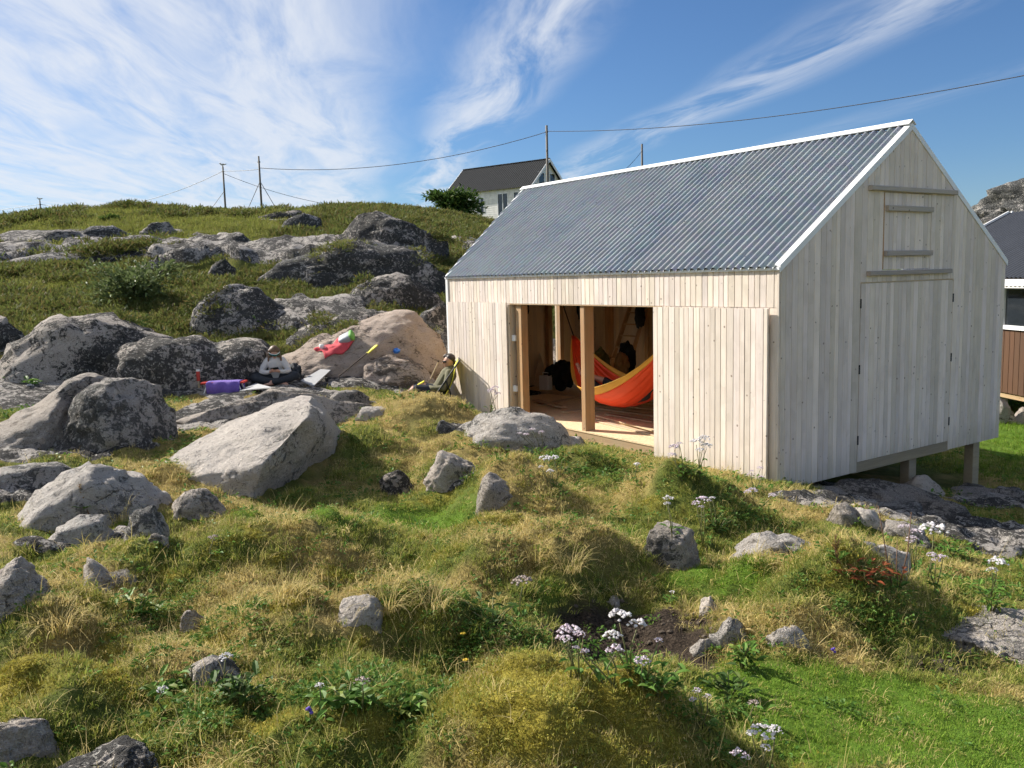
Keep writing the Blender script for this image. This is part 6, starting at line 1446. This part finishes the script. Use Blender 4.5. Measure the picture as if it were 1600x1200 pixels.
FL = [
 ('white valerian with three heads above the bare soil', (985,1050), [(968,968,42),(995,978,30),(957,996,30)], 'umbel_white'),
 ('pink-lilac valerian left of the bare soil', (905,1055), [(890,990,38),(876,999,16),(906,992,18),(885,1000,20)], 'umbel'),
 ('small pink valerian heads in the leaves below the soil', (960,1075), [(962,1016,26),(952,1019,14),(914,1019,15),(900,1013,12)], 'umbel'),
 ('valerian with one flat pink head right of the leafy clump', (1010,1080), [(1004,1034,26),(1028,1002,16)], 'umbel'),
 ('valerian at the bottom edge with four white-pink heads', (1196,1225), [(1190,1146,38),(1212,1142,22),(1175,1147,18),(1196,1170,18)], 'umbel_white'),
 ('low pink valerian at the bottom left of the lawn', (1165,1215), [(1154,1180,26),(1168,1184,12)], 'umbel'),
 ('large round white valerian head before the dark bedrock', (1450,905), [(1459,831,40)], 'umbel_white'),
 ('lilac valerian trio left of the large white head', (1428,900), [(1432,833,20),(1413,826,19),(1426,843,18),(1421,847,13)], 'umbel'),
 ('faded valerian below the large white head', (1462,925), [(1456,868,16),(1462,876,14),(1473,872,16)], 'umbel'),
 ('pale valerian at the right edge of the lawn', (1552,935), [(1558,882,30),(1550,892,16)], 'umbel_white'),
 ('lilac valerian in the dark hollow before the shed corner', (1098,850), [(1098,782,20),(1088,787,15),(1096,793,10)], 'umbel'),
 ('small white valerian left of the lilac one in the hollow', (1050,840), [(1044,780,16),(1042,788,12)], 'umbel_white'),
 ('tiny white valerian right of the lilac one in the hollow', (1118,830), [(1113,779,10),(1108,783,8)], 'umbel_white'),
 ('faded brownish valerian standing in dry grass', (812,968), [(816,912,34)], 'umbel_dry'),
 ('single pinkish-brown valerian head in the lower middle', (568,1112), [(566,1066,24)], 'umbel_dry'),
 ('white valerian beside the mossy-capped rock', (356,1092), [(352,1028,22)], 'umbel_white'),
 ('withered grey valerian on the slope above the straw', (336,882), [(333,841,16)], 'umbel_dry'),
 ('white valerian beside the knotty outcrop before the opening', (868,772), [(853,718,20),(866,716,14),(860,737,12),(845,730,8)], 'umbel_white'),
 ('tall lilac valerian in front of the right door panel, leftmost', (1066,752), [(1054,700,18),(1050,712,14),(1062,694,10)], 'umbel'),
 ('tall pale valerian in front of the right door panel, middle', (1092,752), [(1088,692,20),(1100,686,18),(1104,698,18),(1094,704,14)], 'umbel_white'),
 ('thin valerian near the shed corner', (1176,775), [(1172,742,10),(1188,732,10),(1190,746,9),(1174,737,8)], 'umbel'),
 ('lilac valerian at the foot of the shed corner', (1184,795), [(1176,768,18),(1206,775,14),(1168,770,12)], 'umbel'),
 ('valerian before the left door panel', (766,645), [(768,612,14),(778,616,10),(774,606,10)], 'umbel'),
 ('pink valerian on the right end of the wide weathered rock', (842,712), [(832,672,10),(846,676,10),(822,680,10),(812,678,9)], 'umbel'),
 ('three lilac valerian heads among dark leaves, lower centre', (1100,1140), [(1089,1080,15),(1105,1089,13),(1083,1094,12)], 'umbel'),
 ('white valerian head in the lower left leaves', (500,1112), [(499,1072,15)], 'umbel_white'),
 ('white valerian low in the left grass', (258,1112), [(254,1078,16)], 'umbel_white'),
 ('brownish valerian head at the upper left of the lawn', (1176,1130), [(1178,1100,18)], 'umbel_dry'),
 ('tiny white valerian in green grass above the soil', (1050,945), [(1050,926,9)], 'umbel_white'),
 ('pale valerian against the turf lip above the cream stone', (996,760), [(995,727,12)], 'umbel_white'),
]
for k, (lab, base, heads, mt) in enumerate(FL): flower_plant(lab, base, heads, mt, 8, 300 + k)
def herb(lab, px, py, w_px, h_px, seed, mat='leaf', n=46, L=.075, group='leafy herbs'):
    p, nn, d = hit(px, py); w = w_px * d / FPX; h = h_px * d / FPX; root = thing('leafy_plant', lab, 'plant', (p.x, p.y, p.z)); root['group'] = group; rg = np.random.default_rng(seed)
    for k in range(5):
        a = k * 1.3 + rg.uniform(0, .6); tip = np.array([math.cos(a) * w * .3, math.sin(a) * w * .25, h * rg.uniform(.6, 1.)]); MB().tube([(0, 0, -.02), tip * .5 + np.array([0, 0, .02]), tip], [.005, .004, .002], 5).build('stem', M['stem'], root, True)
        v = []; f = []
        for j in range(n // 5):
            t = rg.uniform(.25, 1.05); q = tip * t + rg.normal(size=3) * np.array([w * .10, w * .10, h * .05]); b_ = rg.uniform(0, 6.283); ql, ff = leaf_shape(q, np.array([math.cos(b_), math.sin(b_), rg.uniform(-.1, .6)]), np.array([0, 0, 1.]), L * rg.uniform(.6, 1.3), L * .42); b = len(v); v += ql; f += [tuple(i + b for i in t_) for t_ in ff]
        link('foliage', np_mesh('foliage', np.array(v), np.array(f), False), M[mat], root)
HP = [('dark leafy clump right of the overhung pink rock', 770, 985, 130, 50, 'leaf_dark'), ('bright leafy clump below the half-buried pinkish rock', 215, 960, 90, 40, 'leaf'), ('leafy plant under the white valerian by the mossy-capped rock', 372, 1100, 100, 56, 'leaf_dark'),
      ('broad-leaved plant below the pink valerian heads', 1030, 1090, 110, 50, 'leaf'), ('grey-green leafy plant right of the three lilac heads', 1140, 1090, 90, 40, 'leaf_dark'), ('upright leafy plant under the lichen-spotted stone', 1160, 1045, 46, 46, 'leaf'),
      ('leafy patch around the single pinkish-brown head', 545, 1105, 110, 36, 'leaf'), ('leafy clump below the wide weathered rock', 875, 745, 80, 34, 'leaf_dark'), ('leafy clump in the dark hollow before the shed', 1120, 830, 90, 34, 'leaf_dark'), ('bright leafy herb by the shadowed bedrock', 1485, 868, 90, 24, 'leaf'),
      ('leafy plant on the slope above the right-edge slab', 1550, 955, 80, 40, 'leaf'), ('leafy herb at the foot of the right door panel', 1080, 748, 60, 26, 'leaf'), ('leafy herb low in the left foreground', 265, 1085, 70, 30, 'leaf'), ('leafy patch at the left of the moss mound', 640, 1120, 90, 36, 'leaf')]
for k, (lab, px, py, w, h, mt) in enumerate(HP): herb(lab, px, py, w, h, 400 + k, mt)
herb('red-leaved sorrel on the dry mound right of the centre', 1352, 915, 110, 36, 430, 'leaf_red', 60, .07, 'sorrel plants')
def spike_plant(lab, px, py, tops, seed, mat='spike', smat='stem_brown', thick=.011, group='sorrel plants', dd=None):
    p, nn, d = hit(px, py)
    if dd: d = dd; w_ = P(px, py, dd); p = Vector((w_[0], w_[1], gz(w_[0], w_[1])))
    root = thing('sorrel_plant', lab, 'plant', (p.x, p.y, p.z)); root['group'] = group; rg = np.random.default_rng(seed); o_ = np.array(p)
    for (tx, ty) in tops:
        t = P(tx, ty, d) - o_; m = t * .5 + np.array([rg.normal() * .02, 0, 0]); MB().tube([(rg.normal() * .02, 0, -.02), m, t], [.005, .004, .0025], 5).build('stem', M[smat], root, True)
        if mat:
            v = []; f = []
            for j in range(46):
                u_ = rg.uniform(.45, 1.); q = (m + (t - m) * (u_ - .5) * 2 if u_ > .5 else m * u_ * 2) + rg.normal(size=3) * thick * (1.2 - u_ * .6); ql, ff = leaf_shape(q, rg.normal(size=3) + np.array([0, 0, .6]), rg.normal(size=3), thick * 1.6, thick); b = len(v); v += ql; f += [tuple(i + b for i in t_) for t_ in ff]
            link('seed_spike', np_mesh('seed_spike', np.array(v), np.array(f), False), M[mat], root)
    for k in range(6):
        a = rg.uniform(0, 6.283); v, f = leaf_shape(np.array([0, 0, .02]), np.array([math.cos(a), math.sin(a), .6]), np.array([0, 0, 1.]), .11, .035); link('leaf', np_mesh('leaf', np.array(v), np.array(f), False), M['leaf'], root)
spike_plant('rusty sorrel spikes at the far left above the grey boulder', 18, 655, [(14,596),(20,606),(27,594)], 1, thick=.02, dd=14.6)
spike_plant('pair of rusty sorrel spikes among white flowers at the left', 40, 648, [(38,598),(32,604)], 2, thick=.02, dd=14.6)
spike_plant('rusty sorrel spikes beside the dark rounded rock', 68, 618, [(62,580),(74,577)], 3, thick=.02, dd=15.0)
spike_plant('brown sorrel spikes on the dry mound below the shed corner', 1310, 880, [(1306,835),(1313,842),(1301,848)], 4, thick=.008)
spike_plant('tall bare brown stalks right of the red-leaved sorrel', 1402, 925, [(1372,790),(1402,840),(1424,800)], 5, mat=None)
spike_plant('thin dark stalk on the broad pale boulder', 132, 800, [(123,756)], 6, thick=.010)
flower_plant('white-flowered clump at the left edge above the grey boulder', (52,650), [(50,612,16),(60,622,20),(36,622,14),(72,618,14),(66,632,18),(46,604,12),(10,618,14),(2,606,12)], 'umbel_white', 14, 350, .16, dd=14.4)
for k, (px, py, lab) in enumerate([(724,1008,'small yellow flower in the leafy hollow'), (728,1050,'tiny yellow flower below the leafy hollow')]):
    p, n, d = hit(px, py); r_ = thing('buttercup', lab, 'flower', (p.x, p.y, p.z)); MB().tube([(0, 0, -.01), (0, 0, .07)], .002, 5).build('stem', M['stem'], r_); m = MB()
    for j in range(5): m.ball((math.cos(j * 1.256) * .01, math.sin(j * 1.256) * .01, .072), (.008, .008, .004), 6, 4)
    m.build('petals', M['petal'], r_)
for k, (px, py, lab) in enumerate([(485,1135,'violet flower in the grass at the lower left'), (1302,1034,'violet flower at the upper edge of the lawn')]):
    p, n, d = hit(px, py); r_ = thing('violet', lab, 'flower', (p.x, p.y, p.z)); MB().tube([(0, 0, -.01), (0, 0, .06)], .002, 5).build('stem', M['stem'], r_); m = MB()
    for j in range(4): m.ball((math.cos(j * 1.57) * .008, math.sin(j * 1.57) * .008, .062 + .008 * j), (.009, .009, .008), 6, 4)
    m.build('petals', M['violet'], r_)
# tawny grass tussocks that stand out singly
def tussock(lab, px, py, ln, seed, n=90):
    p, nn, d = hit(px, py); o = link('grass_tussock', ribbon_tuft(n, ln * .72, .005, .09, 1.8, seed, seg=5), M['g_dry'], loc=(p.x, p.y, p.z)); tag(o, lab, 'grass', 'grass tussocks')
for k, (lab, px, py, ln) in enumerate([('tawny arching tussock on the broad pale boulder', 185, 812, .42), ('grass tussock at the left foot of the biggest boulder', 278, 752, .36), ('straw tussock hanging over the pink rock', 600, 952, .34), ('straw tussock on the hummock right of the pink rock', 680, 948, .32),
                                         ('long straw tussock on the wide dry hummock', 840, 872, .34), ('second straw tussock on the wide dry hummock, nearer the round boulder', 890, 890, .32), ('straw tussock on the hummock above the small pale wedge', 370, 945, .34), ('drooping tussock on the hummock left of the pink rock', 450, 935, .32),
                                         ('straw tussock among the bare brown stalks', 1420, 905, .26), ('small tussock by the shed corner', 1145, 745, .26), ('straw tussock below the biggest boulder\'s shaded side', 450, 820, .30), ('straw tussock in the left foreground below the banded boulder', 90, 985, .34)]): tussock(lab, px, py, ln, 500 + k)
